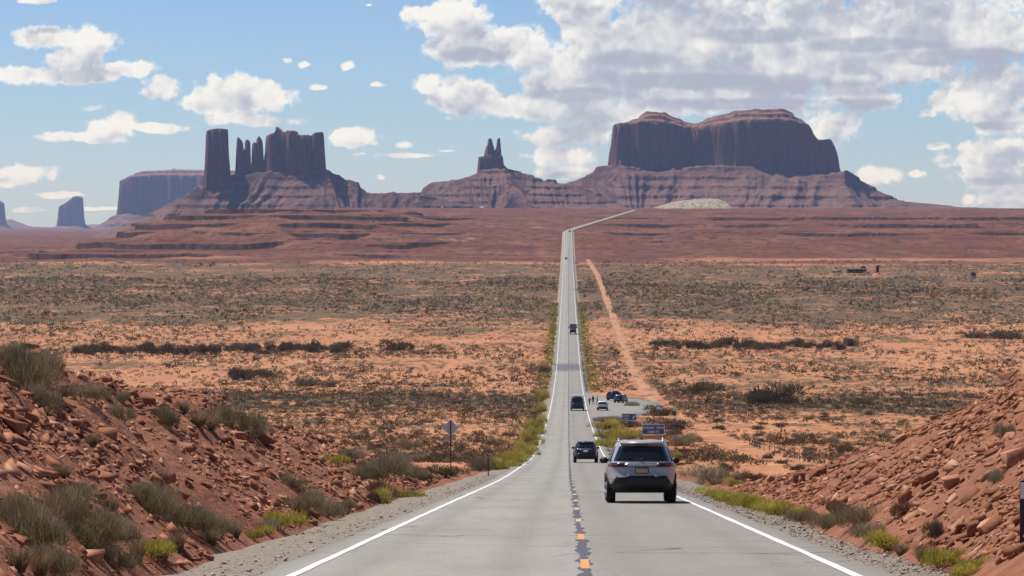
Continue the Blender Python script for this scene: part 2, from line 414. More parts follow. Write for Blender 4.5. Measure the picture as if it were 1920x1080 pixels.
def rock_mat():
    m, n, b, out = newmat('red_rock')
    at = n.node('ShaderNodeAttribute'); at.attribute_name = 'tint'
    tc = n.node('ShaderNodeTexCoord')
    nz = n.noise(tc.outputs['Object'], 4.0, 5, .6)
    col = n.ramp(at.outputs['Fac'], [(0, (0.12, 0.043, 0.024)), (.3, (0.27, 0.108, 0.057)), (.65, (0.43, 0.200, 0.110)), (1, (0.63, 0.40, 0.255))])
    col = n.mix(n.mr(nz, .35, .7), col, (0.295, 0.117, 0.062))
    n.put(b.inputs['Base Color'], col); bump(n, b, nz, .05, .6)
    return m
def leaf_mat(name, stops, transl=.3):
    m, n, b, out = newmat(name)
    at = n.node('ShaderNodeAttribute'); at.attribute_name = 'tint'
    oi = n.node('ShaderNodeObjectInfo')
    f = n.m('ADD', at.outputs['Fac'], n.m('MULTIPLY', n.m('SUBTRACT', oi.outputs['Random'], .5), .25), clamp=True)
    col = n.ramp(f, stops)
    n.put(b.inputs['Base Color'], col); b.inputs['Specular IOR Level'].default_value = .1
    tr = n.node('ShaderNodeBsdfTranslucent'); n.put(tr.inputs[0], col)
    mx = n.node('ShaderNodeMixShader'); mx.inputs[0].default_value = transl
    n.l.new(b.outputs[0], mx.inputs[1]); n.l.new(tr.outputs[0], mx.inputs[2]); n.l.new(mx.outputs[0], out.inputs[0])
    return m
def asphalt_mat():
    m, n, b, out = newmat('sun_bleached_asphalt')
    pos, xyz, nz_ = geo_pos(n)
    at = n.node('ShaderNodeAttribute'); at.attribute_name = 'off'
    o = at.outputs['Fac']
    lane = n.mr(o, 0.0, 0.3)
    base = n.mix(lane, ASPH[0], ASPH[1])
    # wheel tracks and oil line
    def track(c, w): return n.mr(n.m('ABSOLUTE', n.m('SUBTRACT', o, c)), w, 0.0, smooth=True)
    tr = n.m('ADD', n.m('ADD', track(.75, .45), track(2.5, .45)), n.m('ADD', track(-.85, .45), track(-2.6, .45)))
    long_ = n.noise(n.v('MULTIPLY', pos, (1.4, .06, 0)), 1.0, 4, .6)
    base = n.mix(n.m('MULTIPLY', tr, n.mr(long_, .3, .7, .15, .50)), base, (0.185, 0.17, 0.15))
    patch = n.noise(n.v('MULTIPLY', pos, (.5, .12, 0)), 1.0, 5, .6)
    base = n.mix(n.mr(patch, .42, .62, 0, .45), base, (0.215, 0.205, 0.185))
    streak = n.noise(n.v('MULTIPLY', pos, (3.0, .10, 0)), 1.0, 4, .7)
    base = n.mix(n.mr(streak, .55, .72, 0, .35), base, (0.19, 0.18, 0.165))
    speck = n.noise(pos, 14.0, 3, .75)
    base = n.mix(n.mr(speck, .52, .70, 0, .5), base, (0.15, 0.145, 0.135))
    base = n.mix(n.mr(speck, .46, .30, 0, .4), base, (0.40, 0.385, 0.35))
    edge = n.mr(n.m('ABSOLUTE', o), 3.3, 3.6)
    base = n.mix(n.m('MULTIPLY', edge, .5), base, (0.19, 0.18, 0.165))
    # darker purplish band across the road at the lowest point of the dip
    wn = n.noise(n.v('MULTIPLY', pos, (.25, .02, 0)), 1.0, 3)
    d = n.m('ADD', xyz[1], n.m('MULTIPLY', n.m('SUBTRACT', wn, .5), 30.0))
    dip_band = n.m('MULTIPLY', n.mr(d, 838, 866, smooth=True), n.mr(d, 912, 890, smooth=True))
    base = n.mix(n.m('MULTIPLY', dip_band, .8), base, (0.115, 0.095, 0.12))
    # fine cross cracks
    cr = n.node('ShaderNodeTexVoronoi'); cr.feature = 'DISTANCE_TO_EDGE'; cr.inputs['Scale'].default_value = 1.0
    n.put(cr.inputs['Vector'], n.v('ADD', n.v('MULTIPLY', pos, (.16, .30, 0)), n.comb(n.m('MULTIPLY', n.noise(pos, .8, 4), .25), n.m('MULTIPLY', n.noise(pos, .9, 4), .25))))
    cm = n.m('MULTIPLY', n.mr(cr.outputs[0], .011, .004), n.mr(n.noise(pos, .07, 2), .44, .54))
    base = n.mix(n.m('MULTIPLY', cm, .8), base, (0.05, 0.045, 0.04))
    n.put(b.inputs['Base Color'], base)
    b.inputs['Roughness'].default_value = .85; b.inputs['Specular IOR Level'].default_value = .2
    bump(n, b, speck, .006, .5)
    return m
ASPH = ((0.322, 0.298, 0.252), (0.272, 0.247, 0.208))
def gravel_mat():
    m, n, b, out = newmat('roadside_gravel')
    pos, xyz, nz_ = geo_pos(n)
    v = n.node('ShaderNodeTexVoronoi'); n.put(v.inputs['Vector'], pos); v.inputs['Scale'].default_value = 19.0
    sp = n.node('ShaderNodeSeparateColor'); n.l.new(v.outputs['Color'], sp.inputs[0])
    a = n.noise(pos, .6, 5, .6)
    col = n.ramp(sp.outputs[0], [(0, (0.20, 0.165, 0.125)), (.35, (0.275, 0.23, 0.18)), (.7, (0.34, 0.29, 0.23)), (1, (0.44, 0.39, 0.32))])
    col = n.mix(n.mr(a, .40, .65, 0, .6), col, (0.30, 0.235, 0.18))
    n.put(b.inputs['Base Color'], col); bump(n, b, v.outputs['Distance'], .06, 1.0)
    return m
def paint_mat(name, col, worn=.35, under=(0.24, 0.23, 0.21)):
    m, n, b, out = newmat(name)
    pos, xyz, nz_ = geo_pos(n)
    a = n.noise(pos, 9.0, 5, .7)
    n.put(b.inputs['Base Color'], n.mix(n.mr(a, .52, .72, 0, worn), col, under))
    b.inputs['Roughness'].default_value = .7
    return m
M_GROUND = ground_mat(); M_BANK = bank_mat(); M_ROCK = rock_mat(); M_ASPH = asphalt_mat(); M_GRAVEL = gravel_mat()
M_WHITE = paint_mat('white_road_paint', (0.72, 0.71, 0.67), .45)
M_YELLOW = paint_mat('faded_orange_paint', (0.62, 0.30, 0.11), .3)
M_PALEY = paint_mat('worn_pale_paint', (0.52, 0.40, 0.27), .6)
M_SEAL = simple('crack_sealant', (0.085, 0.075, 0.080), .6, var=.3)

# ------------------------------------------------------------------ ground sheet
def make_ground():
    rows = np.concatenate([np.arange(-40, 240, 4.), np.arange(240, 1000, 3.2), np.arange(1000, 2250, 5.), np.arange(2250, 4000, 3.4),
                           np.arange(4000, 7000, 24.), np.geomspace(7000, 24600, 46)])
    uc = np.linspace(-.172, .172, 620)
    side = np.linspace(.172, .62, 60)[1:]
    u = np.concatenate([-side[::-1], uc, side])
    D, U = np.meshgrid(rows, u, indexing='ij')
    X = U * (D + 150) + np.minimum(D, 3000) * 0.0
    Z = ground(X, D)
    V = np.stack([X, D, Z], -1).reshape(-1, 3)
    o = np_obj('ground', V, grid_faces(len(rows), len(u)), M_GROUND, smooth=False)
    return tag(o, kind='structure')
make_ground()
def make_bank(side):
    d = np.arange(14, 236, .28)
    s = np.concatenate([np.arange(3.9, 14, .17), np.arange(14, 38, .6)])
    D, Sx = np.meshgrid(d, s, indexing='ij')
    X = road_x(D) + side * Sx
    Z = bank_left(X, D) if side < 0 else bank_right(X, D)
    V = np.stack([X, D, Z], -1).reshape(-1, 3)
    o = np_obj('rocky_bank', V, grid_faces(len(d), len(s)), M_BANK)
    return tag(o, kind='structure')
make_bank(-1); make_bank(1)
M_SAND = None
def strip(name, offs, dd, zoff, mat, kind=None, parent=None, jit=None):
    """a ribbon along the road: offs(d) -> list of lateral offsets, zoff list of heights above the road"""
    P = []; O = []
    for d in dd:
        sl = road_x(d + 1) - road_x(d - 1)
        tx, ty = sl / 2, 1.0; L = math.hypot(tx, ty); nx, ny = ty / L, -tx / L
        for o, z in zip(offs(d), zoff(d) if callable(zoff) else zoff):
            P.append((road_x(d) + nx * o, d + ny * o, road_z(d) + z)); O.append(o)
    k = len(offs(dd[0]))
    ob = np_obj(name, P, grid_faces(len(dd), k), mat, parent, smooth=True, attrs={'off': O})
    if kind: ob['kind'] = kind
    return ob
dd_road = np.concatenate([np.arange(-30, 1200, 2.0), np.arange(1200, 4840, 6.0)])
road = strip('road', lambda d: [-3.62 + .05 * math.sin(d * .9), -1.8, 0, 1.8, 3.62 + .05 * math.sin(d * .7)], dd_road, [0, .0, .0, .0, 0], M_ASPH, 'structure')
def shoulder(side):
    rs = np.random.default_rng(5)
    w = lambda d: (np.interp(d, [0, 100, 150, 230, 300], [4.95, 5.2, 5.2, 4.4, 3.95]) if side < 0 else np.interp(d, [0, 50, 100, 150, 200, 300], [4.5, 4.6, 5.2, 5.6, 4.6, 3.95]))
    ww = lambda d: w(d) + .10 * math.sin(d * .31) + .38 * float(fbm(d / 3.1, side * 7.7, 88, 4))
    offs = lambda d: ([side * q for q in (3.5, 4.0, ww(d), ww(d) + .6, ww(d) + 2.2)])
    if side < 0:
        f = lambda d: offs(d)[::-1]; z = [-.9, -.22, -.10, -.03, -.014]
    else:
        f = offs; z = [-.014, -.03, -.10, -.22, -.9]
    strip('gravel_shoulder', f, np.concatenate([np.arange(-30, 400, 1.5), np.arange(400, 3080, 6)]), z, M_GRAVEL, 'structure')
shoulder(-1); shoulder(1)
dd_line = np.concatenate([np.arange(-28, 1200, 2.0), np.arange(1200, 3300, 6.0)])
for sgn, nm in ((-1, 'edge_line'), (1, 'edge_line')):
    strip(nm, lambda d, s=sgn: [s * 3.2 - .06 + .018 * float(fbm(d / .9, s * 3., 89, 2)), s * 3.2 + .06 + .018 * float(fbm(d / .8, s * 5., 90, 2))], dd_line, [.007, .007], M_WHITE, None, road)
# crack sealant along the centre joint, then the worn dashes
def seal_offs(d):
    c = .12 + .035 * float(fbm(d / 6., 3.3, 71, 3)) - .07 * float(sstep(85, 160, d))
    wob = .05 * float(fbm(d / .9, 1.7, 72, 2)); w = .055 + .07 * float(fbm(d / 1.6, 8.2, 73, 3)) + .05 * float(fbm(d / .5, 2.2, 75, 2)) + d * .00004
    w = max(.035, w * 1.12) * (0.9 if d < 300 else .9)
    return [c + wob - w, c + wob + w * (1 + .5 * float(fbm(d / .7, 5.2, 74, 2)))]
strip('crack_seal', seal_offs, np.concatenate([np.arange(-20, 200, .22), np.arange(200, 900, 1.2), np.arange(900, 2600, 5)]), [.005, .005], M_SEAL, None, road)
for k in range(22):
    d0 = 38.3 + 12.2 * k - 12.2
    mt = M_YELLOW if d0 < 56 else M_PALEY
    strip('centre_dash', lambda d: [.075, .185], np.linspace(d0, d0 + (3.2 if k < 3 else 2.6), 4), [.009, .009], mt, None, road)
# pale track that runs parallel on the right
def sand_mat():
    m, n, b, out = newmat('bare_sand')
    pos, xyz, nz_ = geo_pos(n)
    a = n.noise(pos, 1 / 9., 5, .6); c2 = n.noise(pos, 1 / 1.2, 5, .6)
    n.put(b.inputs['Base Color'], n.mix(n.mr(c2, .45, .7, 0, .7), n.mix(n.mr(a, .3, .7), (0.41, 0.20, 0.105), (0.52, 0.285, 0.165)), (0.35, 0.165, 0.088)))
    bump(n, b, c2, .3, .6)
    return m
M_SAND = sand_mat()
def dirt_track():
    ds = np.concatenate([np.arange(430, 1000, 3.2), np.arange(1000, 2330, 5.)]); offc = np.interp(ds, [245, 450, 870, 1340, 1970, 2330], [16.2, 16.8, 17.4, 18.6, 18.0, 14.2])
    w = 1.15 + .8 * fbm(ds / 25., 2.2, 81, 4) + np.interp(ds, [245, 600, 2330], [.0, 0, .9])
    m, n, b, out = newmat('patchy_track')
    pos, xyz, nz_ = geo_pos(n)
    a = n.noise(n.v('MULTIPLY', pos, (1, .25, 1)), 1 / 2.2, 5, .65)
    c = n.mix(n.mr(a, .3, .7), (0.36, 0.165, 0.085), (0.50, 0.265, 0.15)); c = n.mix(n.mr(n.noise(n.v('MULTIPLY', pos, (1, .2, 1)), 1 / 4., 4, .7), .54, .62, 0, .85), c, (0.15, 0.10, 0.052))
    n.put(b.inputs['Base Color'], c)
    P = []
    for d, o, ww in zip(ds, offc, w):
        for t, lift in ((-1, -.03), (-.6, .06), (0, .08), (.6, .06), (1, -.03)):
            x = road_x(d) + o + t * ww
            P.append((x, d, float(ground(np.array(x), np.array(d))) + lift))
    tag(np_obj('dirt_track', P, grid_faces(len(ds), 5), m, smooth=True), kind='structure')
dirt_track()
# paved pull-out on the right with its apron
def pullout():
    ds = np.arange(505, 692, 3.0)
    ow = np.interp(ds, [505, 520, 545, 580, 615, 640, 652, 668, 690], [3.7, 10, 14.5, 17, 17.5, 14, 9, 5.5, 3.7])
    P = []
    O = []
    for d, w in zip(ds, ow):
        for t in (0, .33, .66, 1.0):
            o = 3.5 + (w - 3.5) * t
            P.append((road_x(d) + o, d, road_z(d) - .012 - .008 * (o - 3.5))); O.append(1.6)
        P.append((road_x(d) + w + .5, d, road_z(d) - .8)); O.append(1.6)
    tag(np_obj('pullout', P, grid_faces(len(ds), 5), M_ASPH, smooth=False, attrs={'off': O}), kind='structure')
pullout()
# ------------------------------------------------------------------ buttes and mesas
def stone_mat(name, cliff):
    m, n, b, out = newmat(name)
    pos, xyz, nz_ = geo_pos(n)
    st = n.noise(n.v('MULTIPLY', pos, (1 / 500., 1 / 500., 1 / 7.)), 1.0, 5, .7)
    vert = n.noise(n.v('MULTIPLY', pos, (1 / 9., 1 / 9., 1 / 140.)), 1.0, 5, .65)
    a = n.noise(pos, 1 / 22., 6, .65)
    if cliff:
        col = n.mix(n.mr(vert, .35, .65), (0.120, 0.058, 0.045), (0.165, 0.083, 0.062))
        col = n.mix(n.mr(st, .45, .68, 0, .45), col, (0.125, 0.058, 0.046))
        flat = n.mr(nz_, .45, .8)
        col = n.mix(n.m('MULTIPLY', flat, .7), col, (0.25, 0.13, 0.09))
        bump(n, b, n.m('ADD', vert, n.m('MULTIPLY', a, .8)), 5.0, .6)
    else:
        col = n.mix(n.mr(a, .3, .7), (0.150, 0.074, 0.052), (0.225, 0.122, 0.088))
        col = n.mix(n.mr(st, .50, .62, 0, .55), col, (0.110, 0.056, 0.047))
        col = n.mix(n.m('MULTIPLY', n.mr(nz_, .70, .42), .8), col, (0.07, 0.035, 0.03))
        sp = n.noise(pos, 1 / 5., 4, .7)
        col = n.mix(n.mr(sp, .56, .70, 0, .7), col, (0.28, 0.185, 0.14))
        col = n.mix(n.mr(sp, .42, .30, 0, .6), col, (0.08, 0.052, 0.042))
        bump(n, b, n.m('ADD', a, n.m('MULTIPLY', sp, .4)), 7.0, .9)
    n.put(b.inputs['Base Color'], col)
    return m
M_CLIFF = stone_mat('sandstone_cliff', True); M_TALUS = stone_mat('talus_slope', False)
def sdf(poly, x, y):
    """signed distance to a polygon, positive inside"""
    P = np.array(poly, float); n = len(P)
    dmin = np.full(x.shape, 1e18); inside = np.zeros(x.shape, bool)
    for i in range(n):
        ax, ay = P[i]; bx, by = P[(i + 1) % n]
        ex, ey = bx - ax, by - ay; wx, wy = x - ax, y - ay
        t = np.clip((wx * ex + wy * ey) / (ex * ex + ey * ey + 1e-12), 0, 1)
        dmin = np.minimum(dmin, (wx - ex * t) ** 2 + (wy - ey * t) ** 2)
        c = ((ay <= y) & (by > y)) | ((by <= y) & (ay > y))
        with np.errstate(divide='ignore', invalid='ignore'):
            xi = ax + (y - ay) / (by - ay + 1e-12) * ex
        inside ^= c & (x < xi)
    d = np.sqrt(dmin)
    return np.where(inside, d, -d)
def butte(name, label, d0, Spx, pieces, zp, x_rng, y_rng, cell, L=150., seed=0, spur=1.0, cat='butte', flute=8.0, strata=22.0, hd_pad=6.0, spurpow=1.0):
    k = d0 / F
    X1 = np.arange((x_rng[0] - HX) * k, (x_rng[1] - HX) * k, cell); Y1 = np.arange(y_rng[0], y_rng[1], cell * 1.1)
    Yg, Xg = np.meshgrid(Y1, X1, indexing='ij')
    wx = lambda px: (np.asarray(px, float) - HX) * k
    wz = lambda py: (HY - np.asarray(py, float)) * k
    Sx = np.array(Spx, float); S = np.interp(Xg, wx(Sx[:, 0]), wz(Sx[:, 1]))
    # distance outside the union of the cliff footprints
    sds = []
    un = np.full(Xg.shape, -1e9)
    for p in pieces:
        sd = sdf([(wx(a), b) for a, b in p['poly']], Xg, Yg); sds.append(sd); un = np.maximum(un, sd)
    hdx = np.zeros(len(X1))
    for p in pieces:
        ax = [wx(a) for a, b in p['poly']]; ay = [abs(b) for a, b in p['poly']]
        hdx = np.maximum(hdx, np.where((X1 > min(ax) - 25) & (X1 < max(ax) + 25), max(ay), 0))
    ks = np.ones(31) / 31
    hdx = np.convolve(np.pad(hdx, 15, mode='edge'), ks, mode='valid')
    r = np.maximum(0, np.abs(Yg) - hdx[None, :] * .85 - hd_pad)
    fan = Xg + .35 * np.abs(Yg) * fbm(Xg / 180., Yg / 700., seed + 22, 2) * 2
    rn = 1 + spur * (.8 * fbm(fan / 95., Yg / 420., seed + 1, 3) + .55 * fbm(fan / 30., Yg / 200., seed + 2, 4))
    rn = np.clip(rn, .35, 2.2)
    edge = sstep(y_rng[0], y_rng[0] * .55, Yg) * sstep(y_rng[1], y_rng[1] * .55, Yg)
    gul = np.clip(.45 + fbm(fan / 50., Yg / 500., seed + 21, 3) * 1.7, 0, 1)
    inz = sstep(34, 6, -un) * .40
    gul = gul * np.clip(r / 40. + inz, 0, 1) * np.exp(-r / (L * .9))
    z = zp + (S - zp) * (np.exp(-r * rn / L) - .20 * gul) * edge
    z = z + 4.0 * fbm(Xg / 26., Yg / 40., seed + 3, 4) * np.clip((S - zp) / 60., 0, 1) * np.clip(r / 20. + .25, 0, 1)
    z = z + (1.8 * fbm(Xg / 9., Yg / 9., seed + 17, 3) + 1.6 * np.clip(fbm(Xg / 15., Yg / 15., seed + 18, 2) - .25, 0, 1) * 4) * np.clip((S - zp) / 60., 0, 1) * edge
    # harder beds stand out as ledges
    q = (z + 3.0 * fbm(Xg / 130., Yg / 130., seed + 4, 3)) / strata
    f = q - np.floor(q)
    st = np.where(f < .93, f / .93 * .68, .68 + (f - .93) / .07 * .32)
    amt = np.clip(.45 + 1.6 * fbm(Xg / 80., Yg / 80., seed + 6, 3), 0, 1)
    z = z + (st - f) * strata * amt * np.clip((z - zp - 4) / 25., 0, 1)
    top = z.copy(); isc = np.zeros(Xg.shape, bool)
    ang = fbm(Xg / 40., Yg / 40., seed + 7, 3)
    for p, sd in zip(pieces, sds):
        T = np.array(p['top'], float); tz = np.interp(Xg, wx(T[:, 0]), wz(T[:, 1]))
        fl = p.get('flute', flute)
        crack = np.abs(fbm(Xg / (fl * 2.6) + 3.1, Yg / (fl * 2.6), seed + 16, 3))
        t = sd - fl * .55 * np.clip(1 - crack / .09, 0, 1) * p.get('fa', 1.0) + fl * ((1 - np.abs(fbm(Xg / (fl * 4.0), Yg / (fl * 4.0), seed + 11, 2)) * 2.2) * .5 - .25 + .5 * fbm(Xg / (fl * 1.5), Yg / (fl * 1.5), seed + 12, 3)) * (p.get('fa', 1.0))
        w = p.get('w', 16.0)
        u = np.clip(t / w, 0, 1)
        lv = .48 + .12 * fbm(Xg / 60., Yg / 60., seed + 15, 2)
        prof = np.where(u < .40, u / .40 * lv, np.where(u < .55, lv + (u - .40) * .12, lv + .018 + (u - .55) / .35 * (.982 - lv)))
        prof = np.where(u > .9, 1.0, np.clip(prof, 0, 1))
        if 'rim' in p:
            R = np.array(p['rim'], float); rz = np.interp(Xg, wx(R[:, 0]), wz(R[:, 1]))
            g = np.clip((t - w) / p['rise'], 0, 1)
            g = np.interp(g, [0, .05, .38, .43, .78, .83, 1], [0, .24, .38, .66, .80, .99, 1])
            rz = np.minimum(rz, tz)
            tz = rz + (tz - rz) * g
        nb = fbm(Xg / 16., Yg / 16., seed + 14, 3); tz = tz + p.get('tn', 2.0) * (.5 * nb + .6 * np.round(nb * 2.5) / 2.5)
        b0 = z - 3.0
        zc = b0 + (tz - b0) * prof
        ok = (t > 0) & (zc > top)
        top = np.where(ok, zc, top); isc |= ok
    V = np.stack([Xg, Yg + d0, top], -1).reshape(-1, 3)
    Fc = grid_faces(len(Y1), len(X1))
    fm = isc.reshape(-1)[Fc].sum(1) >= 1
    keep = top.reshape(-1)[Fc].max(1) > zp + 1.0
    root = empty(name, (wx(sum(x_rng) / 2), d0, zp)); tag(root, label, cat)
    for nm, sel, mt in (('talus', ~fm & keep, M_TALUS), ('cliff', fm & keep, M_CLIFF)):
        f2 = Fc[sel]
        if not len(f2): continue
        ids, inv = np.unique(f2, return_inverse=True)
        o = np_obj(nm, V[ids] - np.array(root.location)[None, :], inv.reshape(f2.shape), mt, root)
    return root
# great double-topped mesa on the right
butte('mesa', 'massive double-topped mesa with a long dark cliff above the end of the road', 7600,
      [(900, 400), (960, 366), (1000, 354), (1062, 343), (1078, 339), (1098, 331), (1112, 324), (1118, 315), (1137, 310), (1230, 322), (1300, 314), (1350, 312), (1400, 314), (1450, 326), (1540, 330), (1580, 320), (1600, 331), (1640, 352), (1662, 363), (1700, 378), (1760, 384), (1840, 389), (1920, 392), (1990, 400)],
      [dict(poly=[(1139, -30), (1150, -85), (1190, -95), (1240, -80), (1290, -50), (1330, -70), (1380, -110), (1440, -120), (1500, -95), (1535, -60), (1562, -35), (1580, 5), (1575, 60), (1500, 130), (1380, 150), (1240, 140), (1150, 90)],
            top=[(1138, 262), (1141, 246), (1148, 232), (1156, 229), (1175, 227), (1196, 221), (1206, 213), (1214, 209.5), (1245, 210), (1254, 216), (1268, 221), (1276, 222.5), (1285, 229), (1300, 231), (1315, 229), (1328, 222), (1345, 217), (1366, 213), (1376, 207.5), (1420, 206.5), (1466, 205.5), (1474, 208), (1486, 213), (1490, 220), (1506, 225), (1512, 232), (1518, 240), (1520, 252), (1528, 261), (1536, 263), (1543, 261.5), (1551, 260), (1556, 260.5), (1562, 270), (1567, 281), (1570, 284), (1574, 282), (1577, 290), (1580, 316)],
            rim=[(1138, 262), (1150, 234), (1200, 232), (1240, 234), (1280, 240), (1310, 243), (1340, 237), (1400, 231), (1480, 232), (1512, 238), (1530, 264), (1560, 262), (1580, 316)], rise=75., w=11., flute=10., fa=.8, tn=3.)],
      20., (985, 1985), (-430, 330), 2.3, L=150, spur=.72, seed=100, cat='mesa', hd_pad=8)
# twin-spired butte in the middle
butte('butte', 'twin-spired butte like a throne standing between the two larger buttes', 7300,
      [(640, 395), (690, 364), (790, 360.5), (793, 352), (806, 343.5), (840, 339.5), (864, 336.5), (878, 330), (893, 322), (944, 309), (952, 315), (965, 319), (985, 325), (998, 325.5), (1003, 331), (1015, 335.5), (1035, 338), (1060, 343.5), (1085, 348), (1120, 360), (1170, 384), (1210, 398)],
      [dict(poly=[(894, -14), (899, -26), (942, -26), (946, -8), (944, 22), (897, 22)], top=[(893, 297), (895.5, 294.5), (906, 294), (908, 292), (912, 291), (942, 292), (945.5, 306)], w=3.5, flute=4., tn=1., fa=.5),
       dict(poly=[(905.5, -13), (917, -20), (928.5, -14), (929, 10), (917, 15), (906, 10)], top=[(904, 296), (907.5, 291), (911, 277), (914, 272), (914.8, 263), (917, 260), (920, 259.2), (922.5, 262), (924, 270), (926, 275), (929, 283)], w=3.5, flute=3., tn=.6, fa=.5),
       dict(poly=[(925.5, -9), (933, -18), (941.5, -12), (941.5, 8), (933, 12), (926, 6)], top=[(925, 287), (928.5, 281), (931, 272), (932.3, 260.5), (935, 258.8), (938, 259.6), (939, 275), (941, 295)], w=2.5, flute=2.2, tn=.4, fa=.3)],
      14., (640, 1215), (-330, 260), 1.7, L=95, seed=200, strata=17., spur=1.1)
# castle-like group on the left
butte('butte', 'castle-like butte with a separate square tower and thin spires, left of the road', 7000,
      [(120, 460), (175, 443), (215, 428), (250, 414), (287, 397), (325, 379), (345, 369), (357, 362.5), (366, 352), (381, 345.5), (430, 334), (445, 325), (475, 322), (500, 322), (560, 318), (613, 316), (618, 319), (636, 329.5), (642, 334), (658, 339), (672, 343), (677, 356), (689, 362), (720, 364), (800, 367), (850, 374), (900, 392)],
      [dict(poly=[(382.5, -18), (388, -30), (424, -30), (431, -14), (431, 18), (420, 26), (390, 24), (383, 12)], top=[(382, 275), (385, 262), (388.5, 247), (393, 244), (399, 242.5), (408, 241), (420, 241.5), (428.5, 243), (430, 256), (431, 285)], w=6., flute=6.),
       dict(poly=[(441.5, -9), (446, -16), (457, -14), (459.5, -6), (459.5, 8), (451, 12), (442, 9)], top=[(441.5, 300), (443, 288), (444.3, 263), (446, 257.5), (448.5, 258.5), (453, 264), (455.5, 270), (456.5, 280), (459.5, 285)], w=1.6, flute=2.6, tn=.7, fa=.25),
       dict(poly=[(457.5, -9), (464, -14), (470.5, -9), (470.8, 6), (464, 10), (458.5, 7)], top=[(457.5, 282), (459.3, 267), (461.5, 263), (464.5, 261.5), (467.5, 263.5), (469.3, 269), (470.8, 296)], w=1.6, flute=2.2, tn=.5, fa=.25),
       dict(poly=[(471.5, -10), (477, -15), (484, -11), (484, 7), (476, 10), (472, 7)], top=[(471.5, 285), (473, 272), (475, 268), (478, 266.5), (480.5, 269), (482, 273), (484, 278)], w=1.6, flute=2.2, tn=.5, fa=.25),
       dict(poly=[(480, -11), (486, -17), (494.5, -13), (494.5, 9), (486, 13), (480.5, 9)], top=[(479.5, 277), (481, 261), (484.3, 258), (485.3, 254), (487, 257), (490.5, 262), (493, 272), (494.5, 280)], w=1.8, flute=2.2, tn=.5, fa=.25),
       dict(poly=[(442.5, -4), (452, -9), (470, -7), (474, -9), (493, -10), (494, 14), (470, 10), (443, 10)], top=[(442, 300), (447, 286), (456, 283), (459, 288), (464, 280), (469, 292), (470.3, 312), (471.2, 312), (473, 286), (478, 278), (482, 280), (486, 270), (494, 262)], w=3., flute=2.4, tn=.8, fa=.5),
       dict(poly=[(492.5, -12), (500, -34), (514, -44), (530, -52), (545, -60), (575, -62), (600, -54), (610.5, -30), (612, 10), (606, 50), (560, 62), (515, 48), (495, 24)],
            top=[(492, 262), (495, 258.5), (503, 255), (511, 252.5), (517.5, 249.5), (519, 240), (522, 240), (525, 242.5), (530, 247.5), (537, 250), (540.5, 246.8), (555, 246.8), (559, 254.8), (568, 255), (575, 254), (581, 254), (584, 256.5), (589, 252), (595, 249.5), (604, 248), (606.5, 252), (609, 262), (611, 290), (613, 306)], w=8., flute=9., tn=3.)],
      -32., (95, 905), (-330, 300), 1.5, L=105, seed=300, strata=20.)
# bluish mesa behind
butte('mesa', 'long flat blue-grey mesa in the haze, partly hidden behind the square tower', 15000,
      [(120, 446), (172, 431), (190, 420), (208, 408), (224, 398), (480, 398), (540, 425)],
      [dict(poly=[(223, -40), (226, -110), (260, -130), (340, -120), (470, -100), (520, -20), (500, 150), (300, 160), (226, 90)],
            top=[(222, 344), (224, 341), (228, 338), (238, 336), (243, 329), (247, 321), (262, 319.8), (265, 317), (300, 315.5), (335, 314), (390, 315), (470, 315.5), (520, 325)],
            rim=[(222, 346), (230, 339), (245, 334), (300, 332), (520, 334)], rise=160., w=13., flute=15.)],
      -34., (120, 545), (-560, 440), 5.2, L=225, seed=400, strata=30., cat='mesa')
butte('butte', 'small lone butte with a slanting top on the left skyline', 20000,
      [(80, 441), (92, 431), (102, 426), (109, 421), (160, 420), (166, 425), (176, 431), (190, 441)],
      [dict(poly=[(107.5, -40), (112, -75), (140, -85), (156, -60), (159.5, 0), (155, 70), (130, 85), (110, 60)],
            top=[(106.5, 397), (108, 391.5), (113, 387), (125, 381), (134, 374), (140, 369), (145, 367.8), (150, 369), (156, 372.5), (158, 385), (160, 408)], w=12., flute=11.)],
      -40., (70, 200), (-470, 430), 6.0, L=155, seed=500, strata=26.)
butte('butte', 'steep butte cut off by the left border, furthest left on the skyline', 20300,
      [(-130, 441), (-80, 420), (10, 419), (16, 424), (28, 430.5), (44, 441)],
      [dict(poly=[(-70, -40), (-60, -85), (-10, -90), (8, -60), (12, 0), (6, 70), (-40, 85), (-66, 60)],
            top=[(-72, 395), (-60, 374), (-20, 372), (0, 376.5), (3, 380), (9.5, 381.5), (11, 395), (13, 418)], w=12., flute=11.)],
      -40., (-135, 50), (-470, 430), 6.0, L=155, seed=600, strata=26.)
def far_hills():
    d0 = 23500; k = d0 / F
    prof = np.array([(-60, 418), (0, 414), (14, 411.5), (20, 411), (28, 413.5), (40, 419), (50, 423.5), (64, 425.3), (95, 425.2), (140, 424.5), (175, 420.5), (196, 421), (230, 424), (300, 427), (360, 430)])
    px = np.arange(-60, 361, 1.2); ys = np.linspace(-900, 900, 41)
    X = (px - HX) * k; T = (HY - np.interp(px, prof[:, 0], prof[:, 1])) * k
    Yg, Xg = np.meshgrid(ys, X, indexing='ij')
    Z = -40 + (T[None, :] + 40) * np.clip(1 - np.abs(Yg) / 900, 0, 1) ** 1.2 + 5 * fbm(Xg / 160., Yg / 160., 61, 4)
    V = np.stack([Xg, Yg + d0, Z], -1).reshape(-1, 3)
    tag(np_obj('distant_hills', V, grid_faces(len(ys), len(X)), M_TALUS, smooth=True), kind='structure')
far_hills()
